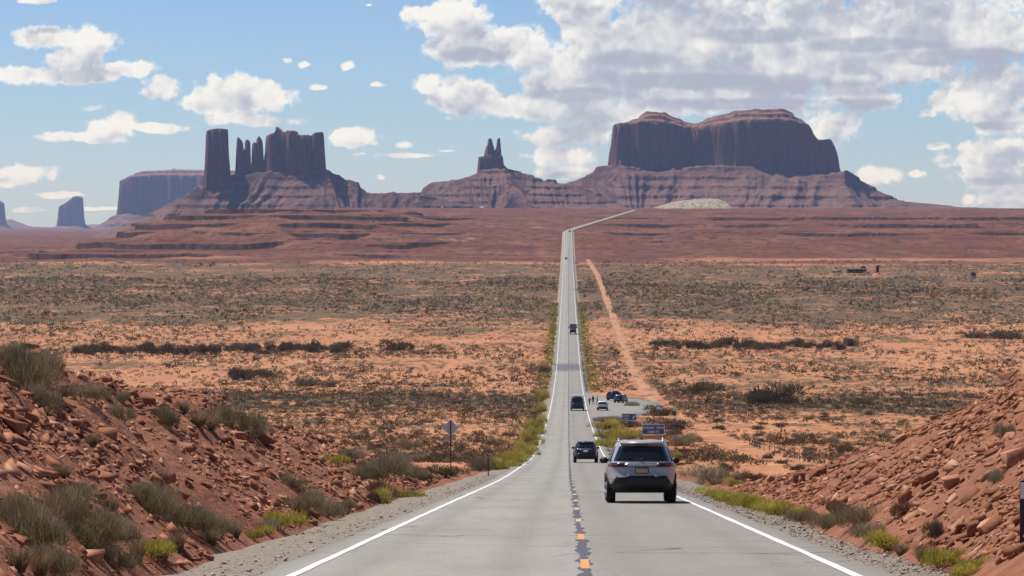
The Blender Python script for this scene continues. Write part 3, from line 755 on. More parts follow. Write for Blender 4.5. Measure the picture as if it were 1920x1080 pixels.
def sand_hill():
    d0 = 6700; k = d0 / F
    prof = np.array([(1205, 393), (1225, 390), (1240, 385), (1258, 380), (1275, 377), (1300, 374), (1330, 372.5), (1350, 374), (1362, 380), (1370, 387), (1378, 393)])
    px = np.arange(1205, 1378, .9); ys = np.linspace(-110, 110, 60)
    X = (px - HX) * k; T = (HY - np.interp(px, prof[:, 0], prof[:, 1])) * k
    Yg, Xg = np.meshgrid(ys, X, indexing='ij')
    Z = 27 + (T[None, :] - 27) * np.clip(1 - (Yg / 110) ** 2, 0, 1) + 1.3 * fbm(Xg / 12., Yg / 12., 62, 4)
    m, n, b, out = newmat('pale_dune')
    pos, xyz, nz_ = geo_pos(n)
    a = n.noise(pos, 1 / 7., 5, .75)
    n.put(b.inputs['Base Color'], n.mix(n.mr(a, .46, .58), (0.37, 0.325, 0.215), (0.16, 0.115, 0.07)))
    V = np.stack([Xg, Yg + d0, Z], -1).reshape(-1, 3)
    tag(np_obj('sand_hill', V, grid_faces(len(ys), len(X)), m, smooth=True), kind='structure')
sand_hill()
# ------------------------------------------------------------------ plants
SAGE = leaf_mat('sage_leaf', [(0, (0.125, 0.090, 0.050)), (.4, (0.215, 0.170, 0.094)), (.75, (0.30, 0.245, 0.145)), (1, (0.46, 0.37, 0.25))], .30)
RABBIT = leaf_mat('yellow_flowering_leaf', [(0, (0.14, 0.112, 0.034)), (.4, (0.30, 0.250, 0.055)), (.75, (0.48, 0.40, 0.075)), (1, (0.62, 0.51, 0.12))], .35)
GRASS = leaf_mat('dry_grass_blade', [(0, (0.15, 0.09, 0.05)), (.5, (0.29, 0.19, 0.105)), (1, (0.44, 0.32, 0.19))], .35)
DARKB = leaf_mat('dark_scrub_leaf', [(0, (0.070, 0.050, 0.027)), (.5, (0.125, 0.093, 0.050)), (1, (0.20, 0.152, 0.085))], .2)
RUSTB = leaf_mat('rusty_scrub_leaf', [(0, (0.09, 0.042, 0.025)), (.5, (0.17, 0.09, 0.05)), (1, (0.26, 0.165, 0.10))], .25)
TWIG = simple('grey_twig', (0.20, 0.16, 0.125), .9, var=.3)
def plant_mesh(seed, n, up=.6, blade=(.16, .34), wid=.022, lobes=5, flat=.75, crown=.5):
    """tapering leaf blades spread through a lobed dome of radius 1"""
    r = np.random.default_rng(seed)
    lc = np.stack([r.normal(0, .42, lobes), r.normal(0, .42, lobes), r.uniform(.10, .52, lobes)], -1); lr = r.uniform(.34, .60, lobes)
    k = r.integers(0, lobes, n)
    dirs = r.normal(size=(n, 3)); dirs[:, 2] = np.abs(dirs[:, 2]) - .40
    dirs /= np.linalg.norm(dirs, axis=1)[:, None]
    rad = lr[k] * r.uniform(.25, 1.0, n) ** .5
    P = lc[k] + dirs * rad[:, None] * np.array([1, 1, flat]); P[:, 2] = np.maximum(P[:, 2], .02)
    g = dirs * .7 + np.array([0, 0, up]) + r.normal(0, .35, (n, 3)); g /= np.linalg.norm(g, axis=1)[:, None]
    L = r.uniform(*blade, n)[:, None]
    s = np.cross(g, r.normal(size=(n, 3))); s /= np.linalg.norm(s, axis=1)[:, None]
    w = wid * r.uniform(.6, 1.5, n)[:, None]
    V = np.stack([P - s * w, P + s * w, P + g * L + s * w * .15, P + g * L - s * w * .15], 1).reshape(-1, 3)
    Fc = np.arange(n * 4).reshape(n, 4)
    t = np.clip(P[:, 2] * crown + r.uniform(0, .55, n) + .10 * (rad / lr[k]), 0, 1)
    return V, Fc, np.repeat(t, 4)
def grass_mesh(seed, n):
    r = np.random.default_rng(seed)
    a = r.uniform(0, 6.283, n); q = r.uniform(0, .35, n)
    P = np.stack([np.cos(a) * q, np.sin(a) * q, 0 * a], -1)
    lean = r.uniform(.05, .75, n)
    g = np.stack([np.cos(a) * lean, np.sin(a) * lean, np.ones(n)], -1) + r.normal(0, .15, (n, 3)); g /= np.linalg.norm(g, axis=1)[:, None]
    L = r.uniform(.5, 1.15, n)[:, None]; s = np.cross(g, r.normal(size=(n, 3))); s /= np.linalg.norm(s, axis=1)[:, None]
    w = .014
    tip = P + g * L + np.stack([np.cos(a), np.sin(a), -.6 + 0 * a], -1) * .12 * L
    mid = P + g * L * .55
    V = np.stack([P - s * w, P + s * w, mid + s * w, mid - s * w, mid - s * w, mid + s * w, tip + s * w * .1, tip - s * w * .1], 1).reshape(-1, 3)
    Fc = np.arange(n * 8).reshape(n * 2, 4)
    return V, Fc, np.repeat(np.clip(r.uniform(.1, 1, n), 0, 1), 8)
def stems_mesh(seed, n=14):
    r = np.random.default_rng(seed); V = []; Fc = []
    for i in range(n):
        a = r.uniform(0, 6.283); l = r.uniform(.5, .95); e = r.uniform(.35, 1.2)
        p0 = np.array([math.cos(a) * .08, math.sin(a) * .08, -.12]); p1 = np.array([math.cos(a) * l * math.cos(e), math.sin(a) * l * math.cos(e), l * math.sin(e)])
        for q, (p, rr) in enumerate(((p0, .028), (p0 * .5 + p1 * .5 + r.normal(0, .05, 3), .018), (p1, .006))):
            for j in range(4):
                b = j * 1.5708; V.append(p + np.array([math.cos(b) * rr, math.sin(b) * rr, 0]))
        o = i * 12
        for q in range(2):
            for j in range(4): Fc.append((o + q * 4 + j, o + q * 4 + (j + 1) % 4, o + q * 4 + 4 + (j + 1) % 4, o + q * 4 + 4 + j))
    return np.array(V), np.array(Fc)
KINDS = {}
def proto(kind, mat, meshes, stems=True):
    out = []
    for i, (V, Fc, t) in enumerate(meshes):
        o = np_obj(kind, V, Fc, mat, attrs={'tint': t}); me = o.data; bpy.data.objects.remove(o)
        sm = None
        if stems:
            s = np_obj('stem', *stems_mesh(i + 40), TWIG); sm = s.data; bpy.data.objects.remove(s)
        out.append((me, sm))
    KINDS[kind] = out
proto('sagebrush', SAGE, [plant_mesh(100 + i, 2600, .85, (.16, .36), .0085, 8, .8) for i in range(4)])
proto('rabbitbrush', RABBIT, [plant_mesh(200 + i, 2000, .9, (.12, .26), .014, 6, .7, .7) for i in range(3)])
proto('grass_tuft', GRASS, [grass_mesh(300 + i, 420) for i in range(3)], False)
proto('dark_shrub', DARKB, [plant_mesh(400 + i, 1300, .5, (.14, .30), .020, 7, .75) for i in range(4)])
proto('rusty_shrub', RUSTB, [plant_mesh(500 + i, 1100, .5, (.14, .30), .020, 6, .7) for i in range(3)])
n_plants = 0
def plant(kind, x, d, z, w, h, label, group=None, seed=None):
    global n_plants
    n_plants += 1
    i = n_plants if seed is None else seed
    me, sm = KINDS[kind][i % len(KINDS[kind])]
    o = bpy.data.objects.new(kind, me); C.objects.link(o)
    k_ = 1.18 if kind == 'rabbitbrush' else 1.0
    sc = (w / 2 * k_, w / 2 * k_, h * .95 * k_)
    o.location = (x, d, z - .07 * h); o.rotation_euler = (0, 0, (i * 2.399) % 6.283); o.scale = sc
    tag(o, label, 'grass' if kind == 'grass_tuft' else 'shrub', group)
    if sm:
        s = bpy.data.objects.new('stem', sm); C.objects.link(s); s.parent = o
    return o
def plant_px(kind, px, py, w, h, label, group=None):
    r = hit(px, py)
    if r is None: return
    x, d, z = r; k = d / F
    plant(kind, x, d + w * k * .25, surf(x, d + w * k * .25), w * k, h * k, label, group)
FG = [
 # left bank, upper
 ('sagebrush', 42, 738, 118, 95, 'big grey-green bush on the crest of the left rocky bank at the photo edge'),
 ('sagebrush', 78, 772, 62, 66, 'grey-green bush drooping down the slope under the biggest crest bush'),
 ('sagebrush', 148, 752, 86, 44, 'wide pale grey-green bush on the left crest beside the biggest crest bush'),
 ('sagebrush', 228, 756, 30, 28, 'small round bush just below the dark ledge boulders on the left crest'),
 ('sagebrush', 312, 800, 52, 50, 'upright bush at the left bank skyline between two larger bushes'),
 ('grass_tuft', 340, 775, 52, 34, 'tan grass tuft on the left skyline above the upright bush'),
 ('sagebrush', 440, 806, 90, 58, 'broad bush on the left skyline just before the big pointed boulder'),
 ('grass_tuft', 392, 806, 60, 42, 'pale dry grass below the broad skyline bush of the left bank'),
 ('grass_tuft', 172, 838, 44, 30, 'thin brown grass tuft halfway up the left rock slope'),
 ('sagebrush', 224, 786, 40, 36, 'small bush alone in the rubble high on the left slope'),
 ('grass_tuft', 115, 895, 55, 34, 'orange-tan grass clump beside a flat slab on the left slope'),
 # left bank, toe
 ('sagebrush', 118, 968, 120, 72, 'tall greyish bush at the top of the large thicket in the lower left'),
 ('sagebrush', 62, 1022, 130, 88, 'leftmost bush of the large thicket in the lower left corner'),
 ('sagebrush', 168, 1040, 120, 92, 'middle bush of the large lower left thicket, green topped'),
 ('sagebrush', 214, 1068, 78, 62, 'dark low bush at the right end of the lower left thicket, against the gravel'),
 ('sagebrush', 100, 1085, 110, 70, 'front bush of the lower left thicket cut by the bottom border'),
 ('dark_shrub', 178, 990, 44, 40, 'dark twiggy bush on the slope right above the lower left thicket'),
 ('grass_tuft', 72, 1085, 60, 70, 'reddish tan grass stalks in front of the lower left thicket'),
 ('grass_tuft', 150, 960, 50, 40, 'tan grass growing out of the upper right side of the lower left thicket'),
 ('sagebrush', 285, 968, 96, 64, 'upper end bush of the long grey-green row on the left toe'),
 ('sagebrush', 345, 992, 100, 66, 'middle bush of the long grey-green row on the left toe'),
 ('sagebrush', 405, 1012, 78, 52, 'lower end bush of the long grey-green row on the left toe'),
 ('rabbitbrush', 278, 1046, 84, 44, 'yellow-topped bush with tan base beside the left gravel'),
 ('grass_tuft', 330, 1034, 54, 54, 'tan grass clump right of the yellow-topped bush by the left gravel'),
 ('rabbitbrush', 470, 1008, 54, 26, 'low bright yellow-green cushion on the left gravel edge'),
 ('rabbitbrush', 520, 994, 70, 46, 'rounded green-yellow bush next to the bright cushion on the left gravel edge'),
 ('grass_tuft', 440, 1008, 40, 40, 'thin tan grass left of the bright yellow-green cushion'),
 ('sagebrush', 565, 966, 80, 54, 'grey bush where the left gravel narrows, first of three'),
 ('sagebrush', 610, 970, 66, 44, 'grey bush where the left gravel narrows, middle of three'),
 ('sagebrush', 648, 964, 44, 34, 'grey bush where the left gravel narrows, furthest of three'),
 ('sagebrush', 550, 918, 50, 38, 'small grey bush in the shaded rubble of the left slope'),
 ('rusty_shrub', 698, 944, 40, 34, 'brownish bush touching the yellow bush on the left gravel'),
 ('rabbitbrush', 722, 948, 44, 34, 'dull yellow bush at the near end of the pair left of the road'),
 ('rabbitbrush', 756, 938, 62, 32, 'bright yellow bush at the far end of the pair left of the road'),
 ('sagebrush', 676, 898, 60, 40, 'dark-based bush behind the end of the left bank'),
 ('sagebrush', 706, 905, 90, 56, 'largest grey-green bush behind the end of the left bank'),
 ('sagebrush', 760, 896, 66, 36, 'trailing grey-green bush right of the largest one behind the left bank'),
 ('rabbitbrush', 628, 872, 52, 26, 'yellow-green bush on the far side of the left bank end'),
 ('dark_shrub', 826, 894, 80, 28, 'dark bush at the foot of the diamond sign'),
 ('dark_shrub', 786, 900, 44, 24, 'dark low bush left of the diamond sign foot'),
 ('sagebrush', 905, 884, 44, 36, 'olive bush behind the brown marker post'),
 ('sagebrush', 650, 860, 60, 24, 'low bush in front of the orange ground left of the road'),
 # left verge
 ('rabbitbrush', 938, 882, 46, 24, 'yellow bush at the near end of the left road verge strip'),
 ('rabbitbrush', 962, 872, 44, 28, 'yellow bush second along the left road verge strip'),
 ('rabbitbrush', 982, 860, 38, 30, 'yellow-green bush third along the left road verge strip'),
 ('rabbitbrush', 994, 842, 34, 28, 'yellow-green bush in the middle of the left road verge strip'),
 ('rabbitbrush', 1000, 820, 30, 28, 'olive-yellow bush past the middle of the left road verge strip'),
 ('rabbitbrush', 1006, 800, 28, 26, 'olive-yellow bush near the far end of the left road verge strip'),
 ('rabbitbrush', 1012, 775, 24, 24, 'olive-yellow bush last but one of the left road verge strip'),
 ('rabbitbrush', 1018, 750, 22, 22, 'olive-yellow bush at the far end of the left road verge strip'),
 ('dark_shrub', 1022, 700, 26, 18, 'dark bush hard against the left road edge by the dip'),
 # right toe
 ('rabbitbrush', 1338, 934, 58, 24, 'low yellow bush at the far end of the hedge-like strip under the right bank'),
 ('rabbitbrush', 1378, 944, 66, 30, 'yellow bush second in the strip under the right bank'),
 ('rabbitbrush', 1420, 956, 64, 32, 'yellow bush third in the strip under the right bank'),
 ('rabbitbrush', 1468, 968, 68, 36, 'tallest yellow-green bush of the strip under the right bank'),
 ('sagebrush', 1512, 982, 60, 32, 'grey-green low bush continuing the yellow strip under the right bank'),
 ('sagebrush', 1556, 990, 66, 38, 'grey bush left of the broad grey bush at the right bank toe'),
 ('sagebrush', 1606, 992, 92, 54, 'broad grey bush at the right bank toe'),
 ('sagebrush', 1636, 1012, 74, 40, 'grey-green bush in front of the broad grey one at the right bank toe'),
 ('rabbitbrush', 1668, 1030, 78, 40, 'rounded yellow bush on the right gravel after the grey bushes'),
 ('grass_tuft', 1692, 1040, 50, 30, 'dry reddish grass under the rounded yellow bush on the right gravel'),
 ('rabbitbrush', 1772, 1066, 88, 50, 'large yellow-green bush near the lower right corner'),
 ('rabbitbrush', 1806, 1086, 80, 36, 'bright yellow cushion in front of the large yellow-green bush, lower right'),
 ('rabbitbrush', 1830, 1064, 50, 30, 'olive bush right of the large yellow-green bush, lower right'),
 ('dark_shrub', 1752, 1012, 44, 54, 'tall dark twiggy bush on the right rock slope'),
 ('rusty_shrub', 1690, 970, 54, 40, 'brown twiggy bush on the right slope above the grey bushes'),
 ('rusty_shrub', 1562, 958, 40, 30, 'faint brown bush low on the right slope'),
 ('sagebrush', 1886, 828, 44, 40, 'grey bush alone high on the right rock slope'),
 ('sagebrush', 1868, 905, 38, 34, 'pale bush halfway down the right rock slope near the photo edge'),
 ('sagebrush', 1350, 908, 110, 42, 'wide green bush behind the far gravel corner on the right'),
 ('dark_shrub', 1364, 884, 34, 24, 'dark bush top behind the wide green bush on the right'),
 ('rusty_shrub', 1410, 906, 56, 26, 'brown bush right of the wide green bush'),
 ('rabbitbrush', 1378, 912, 34, 20, 'small yellowish bush at the foot of the wide green bush'),
 ('dark_shrub', 1464, 876, 30, 18, 'brown bush on bare orange ground left of the right bank, nearer of two'),
 ('dark_shrub', 1494, 882, 34, 16, 'dark bush on bare orange ground touching the right bank end'),
 ('dark_shrub', 1442, 860, 22, 14, 'small bush in the gap between the sandy track and the right bank'),
 ('sagebrush', 20, 985, 110, 80, 'grey bush behind the leftmost bush of the lower left thicket, touching the left border'),
 ('sagebrush', 140, 1000, 110, 84, 'grey-green bush filling the heart of the lower left thicket'),
 ('sagebrush', 205, 1020, 84, 66, 'bush on the upper right shoulder of the lower left thicket'),
 ('grass_tuft', 30, 1070, 80, 60, 'tan grass filling the lower left corner of the photo'),
 ('grass_tuft', 205, 962, 56, 44, 'brown grass above the right shoulder of the lower left thicket'),
 ('sagebrush', 256, 940, 70, 48, 'uppermost bush where the long grey-green row of the left toe begins'),
 ('sagebrush', 318, 985, 84, 60, 'bush filling between the upper and middle bushes of the long left row'),
 ('sagebrush', 378, 1004, 84, 58, 'bush filling between the middle and lower bushes of the long left row'),
 ('grass_tuft', 300, 1052, 60, 40, 'pale grass in front of the yellow-topped bush by the left gravel'),
 ('grass_tuft', 255, 1050, 50, 50, 'brown grass left of the yellow-topped bush by the left gravel'),
 ('grass_tuft', 395, 1022, 50, 40, 'tan grass under the long grey-green row of the left toe'),
 ('sagebrush', 498, 1000, 50, 30, 'grey bush between the two yellow-green cushions on the left gravel edge'),
 ('sagebrush', 20, 700, 90, 70, 'bush at the very left border behind the biggest crest bush'),
 ('sagebrush', 70, 712, 84, 60, 'right shoulder bush of the biggest bush group on the left crest'),
 ('sagebrush', 470, 822, 64, 46, 'bush just right of the broad skyline bush, before the pointed boulder'),
 ('grass_tuft', 370, 800, 60, 36, 'tan grass between the upright bush and the broad skyline bush'),
 ('grass_tuft', 590, 938, 40, 26, 'brown grass on the shaded lower left slope'),
 ('rusty_shrub', 300, 905, 44, 24, 'faint brown bush in mid-slope rubble of the left bank'),
 ('rusty_shrub', 700, 925, 60, 34, 'brown bush above the yellow pair left of the road'),
 ('sagebrush', 735, 890, 70, 44, 'grey-green bush between the largest and the trailing one behind the left bank'),
 ('rabbitbrush', 950, 877, 40, 24, 'yellow bush between the first and second of the left road verge strip'),
 ('rabbitbrush', 972, 866, 40, 28, 'yellow bush between the second and third of the left road verge strip'),
 ('rabbitbrush', 988, 851, 34, 28, 'yellow bush between the third and middle of the left road verge strip'),
 ('rabbitbrush', 997, 831, 32, 28, 'yellow bush just past the middle of the left road verge strip'),
 ('rabbitbrush', 1003, 810, 30, 26, 'yellow bush two thirds along the left road verge strip'),
 ('rabbitbrush', 1358, 940, 60, 28, 'yellow bush between the first and second of the strip under the right bank'),
 ('rabbitbrush', 1400, 951, 62, 30, 'yellow bush between the second and third of the strip under the right bank'),
 ('rabbitbrush', 1444, 962, 62, 34, 'yellow bush between the third and the tallest of the strip under the right bank'),
 ('rabbitbrush', 1490, 975, 56, 32, 'yellow bush at the near end of the strip under the right bank'),
 ('rusty_shrub', 1580, 972, 60, 40, 'brown bush behind the grey bushes at the right bank toe'),
 ('grass_tuft', 1735, 1052, 60, 40, 'dry grass left of the large yellow-green bush, lower right'),
]
VG = [ # valley and verge bushes
 ('rabbitbrush', 1128, 806, 46, 24, 'yellow-green bush on the right verge just past the black car'),
 ('rabbitbrush', 1142, 824, 50, 30, 'yellow-green bush on the right verge above the white car roof'),
 ('rabbitbrush', 1132, 842, 34, 26, 'yellow bush on the right verge beside the white car mirror'),
 ('rabbitbrush', 1172, 828, 52, 24, 'olive bush left of the large blue sign'),
 ('dark_shrub', 1178, 802, 52, 18, 'brown bush just below the small blue sign'),
 ('sagebrush', 1140, 792, 44, 16, 'greenish bush at the corner of the pull-out'),
 ('sagebrush', 1286, 836, 60, 26, 'grey-green bush right of the large blue sign'),
 ('dark_shrub', 1262, 806, 60, 30, 'dark bush just right of the top of the large blue sign'),
 ('dark_shrub', 1232, 780, 60, 26, 'dark bush above the large blue sign'),
 ('rabbitbrush', 1214, 846, 60, 24, 'yellow-green bush under the large blue sign'),
 ('rabbitbrush', 1252, 858, 44, 20, 'yellow-green bush behind the right mirror of the white car'),
 ('sagebrush', 1182, 764, 34, 14, 'green bush on the right border of the pull-out'),
 ('dark_shrub', 1466, 758, 92, 54, 'large round dark bush standing alone on the orange flat at right'),
 ('dark_shrub', 1432, 757, 60, 32, 'lower dark bush joined to the left of the large round one'),
 ('dark_shrub', 1312, 740, 80, 32, 'wide dark bush left of the large round one on the orange flat'),
 ('dark_shrub', 1612, 758, 44, 14, 'flat dark bush right of the large round one on the orange flat'),
 ('dark_shrub', 738, 657, 56, 28, 'dark bush alone on the sand right of the dark hedge-like row'),
 ('dark_shrub', 442, 713, 54, 36, 'dark bush, left one of the pair on pale sand'),
 ('dark_shrub', 492, 708, 66, 22, 'flat dark bush, right one of the pair on pale sand'),
 ('dark_shrub', 580, 724, 62, 18, 'wide low bush on orange sand beyond the left bank'),
 ('dark_shrub', 622, 726, 28, 15, 'small bush touching the wide low bush beyond the left bank'),
 ('dark_shrub', 605, 834, 32, 14, 'round dark bush in front of the diamond sign distance, on orange soil'),
 ('dark_shrub', 48, 662, 44, 18, 'dark bush poking out above the crest bush at the left border'),
 ('dark_shrub', 1886, 636, 100, 24, 'long dark bush at the right border far out on the plain'),
 ('dark_shrub', 1826, 634, 60, 16, 'dark bush left of the long one at the right border'),
]
for a in FG: plant_px(*a)
for a in VG: plant_px(*a)
# hedge-like rows along the washes
r_ = np.random.default_rng(77)
for (x0, x1, y, st, hh) in ((140, 405, 662, 15, 20), (432, 655, 660, 15, 17), (1232, 1600, 652, 19, 17)):
    gname = 'dark bushes in a row along a wash left of the road' if x0 < 900 else 'dark bushes in a row along a wash right of the road'
    lab = 'dark bush in the hedge-like row across the sand left of the road' if x0 < 900 else 'dark bush in the hedge-like row across the plain right of the road'
    for px in np.arange(x0, x1, st):
        plant_px('dark_shrub', px + r_.uniform(-4, 4), y + r_.uniform(-5, 5), r_.uniform(18, 42), hh * r_.uniform(.75, 1.45), lab, gname)
# scattered individual bushes across the nearer valley floor
cnt = 0
for _ in range(4000):
    if cnt >= 150: break
    px = r_.uniform(-10, 1930); py = r_.uniform(690, 905)
    h_ = hit(px, py, 60)
    if h_ is None: continue
    x, d, z = h_
    off = x - road_x(d)
    if d < 236 or abs(off) < 6.5 or abs(off - 17) < 2.6 or (3 < off < 19 and 490 < d < 700): continue
    if r_.random() > veg_density(d) * 1.1: continue
    side = 'left' if off < 0 else 'right'
    q = r_.random()
    kind, word = (('dark_shrub', 'dark olive') if q < .5 else ('rusty_shrub', 'rusty brown') if q < .8 else ('sagebrush', 'grey-green'))
    ww = r_.uniform(.9, 2.2)
    plant(kind, x, d, z, ww, ww * r_.uniform(.32, .5), f'{word} bush among many on the valley floor {side} of the road', f'{word} bushes scattered {side} of the road')
    cnt += 1
# ------------------------------------------------------------------ low scrub no one could count
def scrub():
    r = np.random.default_rng(5)
    P = []
    def zone(d0, d1, n, umax):
        d = np.sqrt(r.uniform(d0 ** 2, d1 ** 2, n)); u = r.uniform(-umax, umax, n)
        x = u * d * 1.0 + .0 
        off = x - road_x(d)
        big = fbm(x / 28., d / 130., 91, 4); band = fbm(x / 170., d / 90., 92, 3)
        dw = d * (1 + .22 * fbm(x / 130., d / 250., 93, 4))
        p = np.clip(veg_density(dw) * (1 + 1.7 * big + 1.3 * band), 0.03, 1)
        ok = (r.random(n) < p) & (np.abs(off) > 4.9 + .3 * r.random(n)) & ~((np.abs(off - 17.2) < 2.0) & (d > 245) & (d < 2330))
        ok &= ~((off > 3) & (off < 18.5) & (d > 498) & (d < 696))
        return x[ok], d[ok]
    parts = [zone(238, 420, 16000, .19), zone(420, 700, 25000, .185), zone(700, 1000, 20000, .18), zone(1000, 1900, 42000, .175), zone(1900, 2300, 9000, .175)]
    # olive verge along the carriageway
    dv = r.uniform(235, 1500, 5200); sv = np.where(r.random(5200) < .5, -1, 1); ov = sv * (4.3 + np.abs(r.normal(0, 2.0, 5200)))
    okv = ~((ov > 3) & (dv > 498) & (dv < 700))
    vx = road_x(dv) + ov; parts.append((vx[okv], dv[okv])); nverge = okv.sum()
    x = np.concatenate([p[0] for p in parts]); d = np.concatenate([p[1] for p in parts]); n = len(x)
    z = ground(x, d)
    w = np.clip(r.lognormal(-.62, .42, n), .25, 1.7) * (1 + .75 * sstep(500, 900, d) + .2 * sstep(900, 1800, d)); tall = w * r.uniform(.30, .58, n)
    hue = r.random(n); far_ = sstep(650, 1100, d); patch = fbm(x / 45., d / 160., 95, 3)
    hue = np.clip(hue + .35 * patch + .16 * far_, 0, .999)
    verge = np.zeros(n, bool); verge[-nverge:] = True
    w[verge] *= .62; tall[verge] *= .70
    for nm, sel, mat in (('scrub', (hue < .55) & ~verge, DARKB), ('scrub', (hue >= .55) & (hue < .80) & ~verge, RUSTB), ('scrub', (hue >= .80) & ~verge, SAGE), ('scrub', verge, RABBIT)):
        ids = np.nonzero(sel)[0]; Vs = []; Ts = []
        for lo, hi, nl, sz in ((0, 420, 64, .20), (420, 700, 34, .27), (700, 1100, 20, .36), (1100, 9999, 11, .50)):
            s2 = ids[(d[ids] >= lo) & (d[ids] < hi)]
            if not len(s2): continue
            k = len(s2)
            dr = r.normal(size=(k, nl, 3)); dr[..., 2] = np.abs(dr[..., 2]); dr /= np.linalg.norm(dr, axis=2)[..., None]
            rad = r.uniform(.35, 1, (k, nl, 1)) ** .5
            lump = 1 + .35 * np.sin(np.arctan2(dr[..., 1:2], dr[..., 0:1]) * r.integers(2, 4, (k, 1, 1)) + r.uniform(0, 6, (k, 1, 1)))
            p = dr * rad * lump
            g = dr * .5 + np.array([0, 0, .6]) + r.normal(0, .45, (k, nl, 3)); g /= np.linalg.norm(g, axis=2)[..., None]
            s = np.cross(g, r.normal(size=(k, nl, 3))); s /= np.linalg.norm(s, axis=2)[..., None]
            a = p - s * sz * .5; b = p + s * sz * .5; c = p + g * sz * 1.5
            T = np.stack([a, b, c], 2)
            T = T * np.stack([w[s2] / 2, w[s2] / 2, tall[s2]], -1)[:, None, None, :]
            T[..., 2] = np.maximum(T[..., 2], -.04)
            T += np.stack([x[s2], d[s2], z[s2]], -1)[:, None, None, :]
            Vs.append(T.reshape(-1, 3)); tt = np.clip(r.uniform(0, .8, (k, 1)) + r.uniform(-.1, .25, (k, nl)), 0, 1); Ts.append(np.repeat(tt.reshape(-1), 3))
        V = np.concatenate(Vs); T = np.concatenate(Ts)
        tag(np_obj(nm, V, np.arange(len(V)).reshape(-1, 3), mat, attrs={'tint': T}), kind='stuff')
scrub()
# ------------------------------------------------------------------ rubble and boulders
def rock_template(seed, npts=11, flat=.45, aspect=.75):
    r = np.random.default_rng(seed); bm = bmesh.new()
    q = r.uniform(-1, 1, (npts, 3))
    q = np.sign(q) * np.abs(q) ** .3 * np.array([1, aspect, flat]) * r.uniform(.75, 1.0, (npts, 1))
    for p in q: bm.verts.new(p)
    res = bmesh.ops.convex_hull(bm, input=bm.verts)
    bmesh.ops.delete(bm, geom=[e for e in res['geom_interior'] if isinstance(e, bmesh.types.BMVert)], context='VERTS')
    bmesh.ops.triangulate(bm, faces=bm.faces)
    bm.verts.index_update(); V = np.array([v.co[:] for v in bm.verts]); Fc = np.array([[v.index for v in f.verts] for f in bm.faces]); bm.free()
    return V, Fc
ROCKS = [rock_template(i, 8 + i % 3, .20 + .08 * (i % 4), .45 + .13 * (i % 4)) for i in range(14)]
def rot_mats(rx, ry, rz):
    cx, sx, cy, sy, cz, sz = np.cos(rx), np.sin(rx), np.cos(ry), np.sin(ry), np.cos(rz), np.sin(rz)
    o = np.ones_like(cx); zr = np.zeros_like(cx)
    Rx = np.stack([o, zr, zr, zr, cx, -sx, zr, sx, cx], -1).reshape(-1, 3, 3)
    Ry = np.stack([cy, zr, sy, zr, o, zr, -sy, zr, cy], -1).reshape(-1, 3, 3)
    Rz = np.stack([cz, -sz, zr, sz, cz, zr, zr, zr, o], -1).reshape(-1, 3, 3)
    return Ry @ Rz @ Rx
def rubble(side, n, seed):
    r = np.random.default_rng(seed); bank = bank_left if side < 0 else bank_right
    d = 18 + (222 - 18) * r.random(n) ** 1.35; s = r.uniform(4.8, 15.5, n); x = road_x(d) + side * s
    z = bank(x, d); base = road_z(d) - .16
    ok = (z - base > .10)
    clump = fbm(x / 2.2, d / 3.5, seed + 2, 3)
    ok &= r.random(n) < np.clip(.66 + clump * 1.2, .15, 1)
    x, d, z = x[ok], d[ok], z[ok]; n = len(x)
    sz = np.clip(r.lognormal(-3.08, .66, n), .016, .18) * (1 + .0022 * d)
    e = .35
    gx = (bank(x + e, d) - bank(x - e, d)) / (2 * e)
    tilt = -np.arctan(gx) * .6 + r.normal(0, .38, n) + side * -.12
    pit = -.07 + r.normal(0, .32, n) + .30
    R = rot_mats(pit, tilt, r.uniform(-.7, .7, n) + r.integers(0, 2, n) * 1.571)
    tint = np.clip(r.beta(1.4, 1.8, n), 0, 1); ti = r.integers(0, len(ROCKS), n)
    Vs, Fs, Ts, o = [], [], [], 0
    for t, (V, Fc) in enumerate(ROCKS):
        m = ti == t; k = m.sum()
        if not k: continue
        P = np.einsum('nij,vj->nvi', R[m], V) * sz[m][:, None, None] + np.stack([x[m], d[m], z[m] + sz[m] * .12], -1)[:, None, :]
        Vs.append(P.reshape(-1, 3)); Fs.append((Fc[None] + (np.arange(k) * len(V))[:, None, None]).reshape(-1, 3) + o); o += k * len(V)
        Ts.append(np.repeat(tint[m], len(V)))
    tag(np_obj('rubble', np.concatenate(Vs), np.concatenate(Fs), M_ROCK, attrs={'tint': np.concatenate(Ts)}), kind='stuff')
rubble(-1, 95000, 21); rubble(1, 105000, 22)
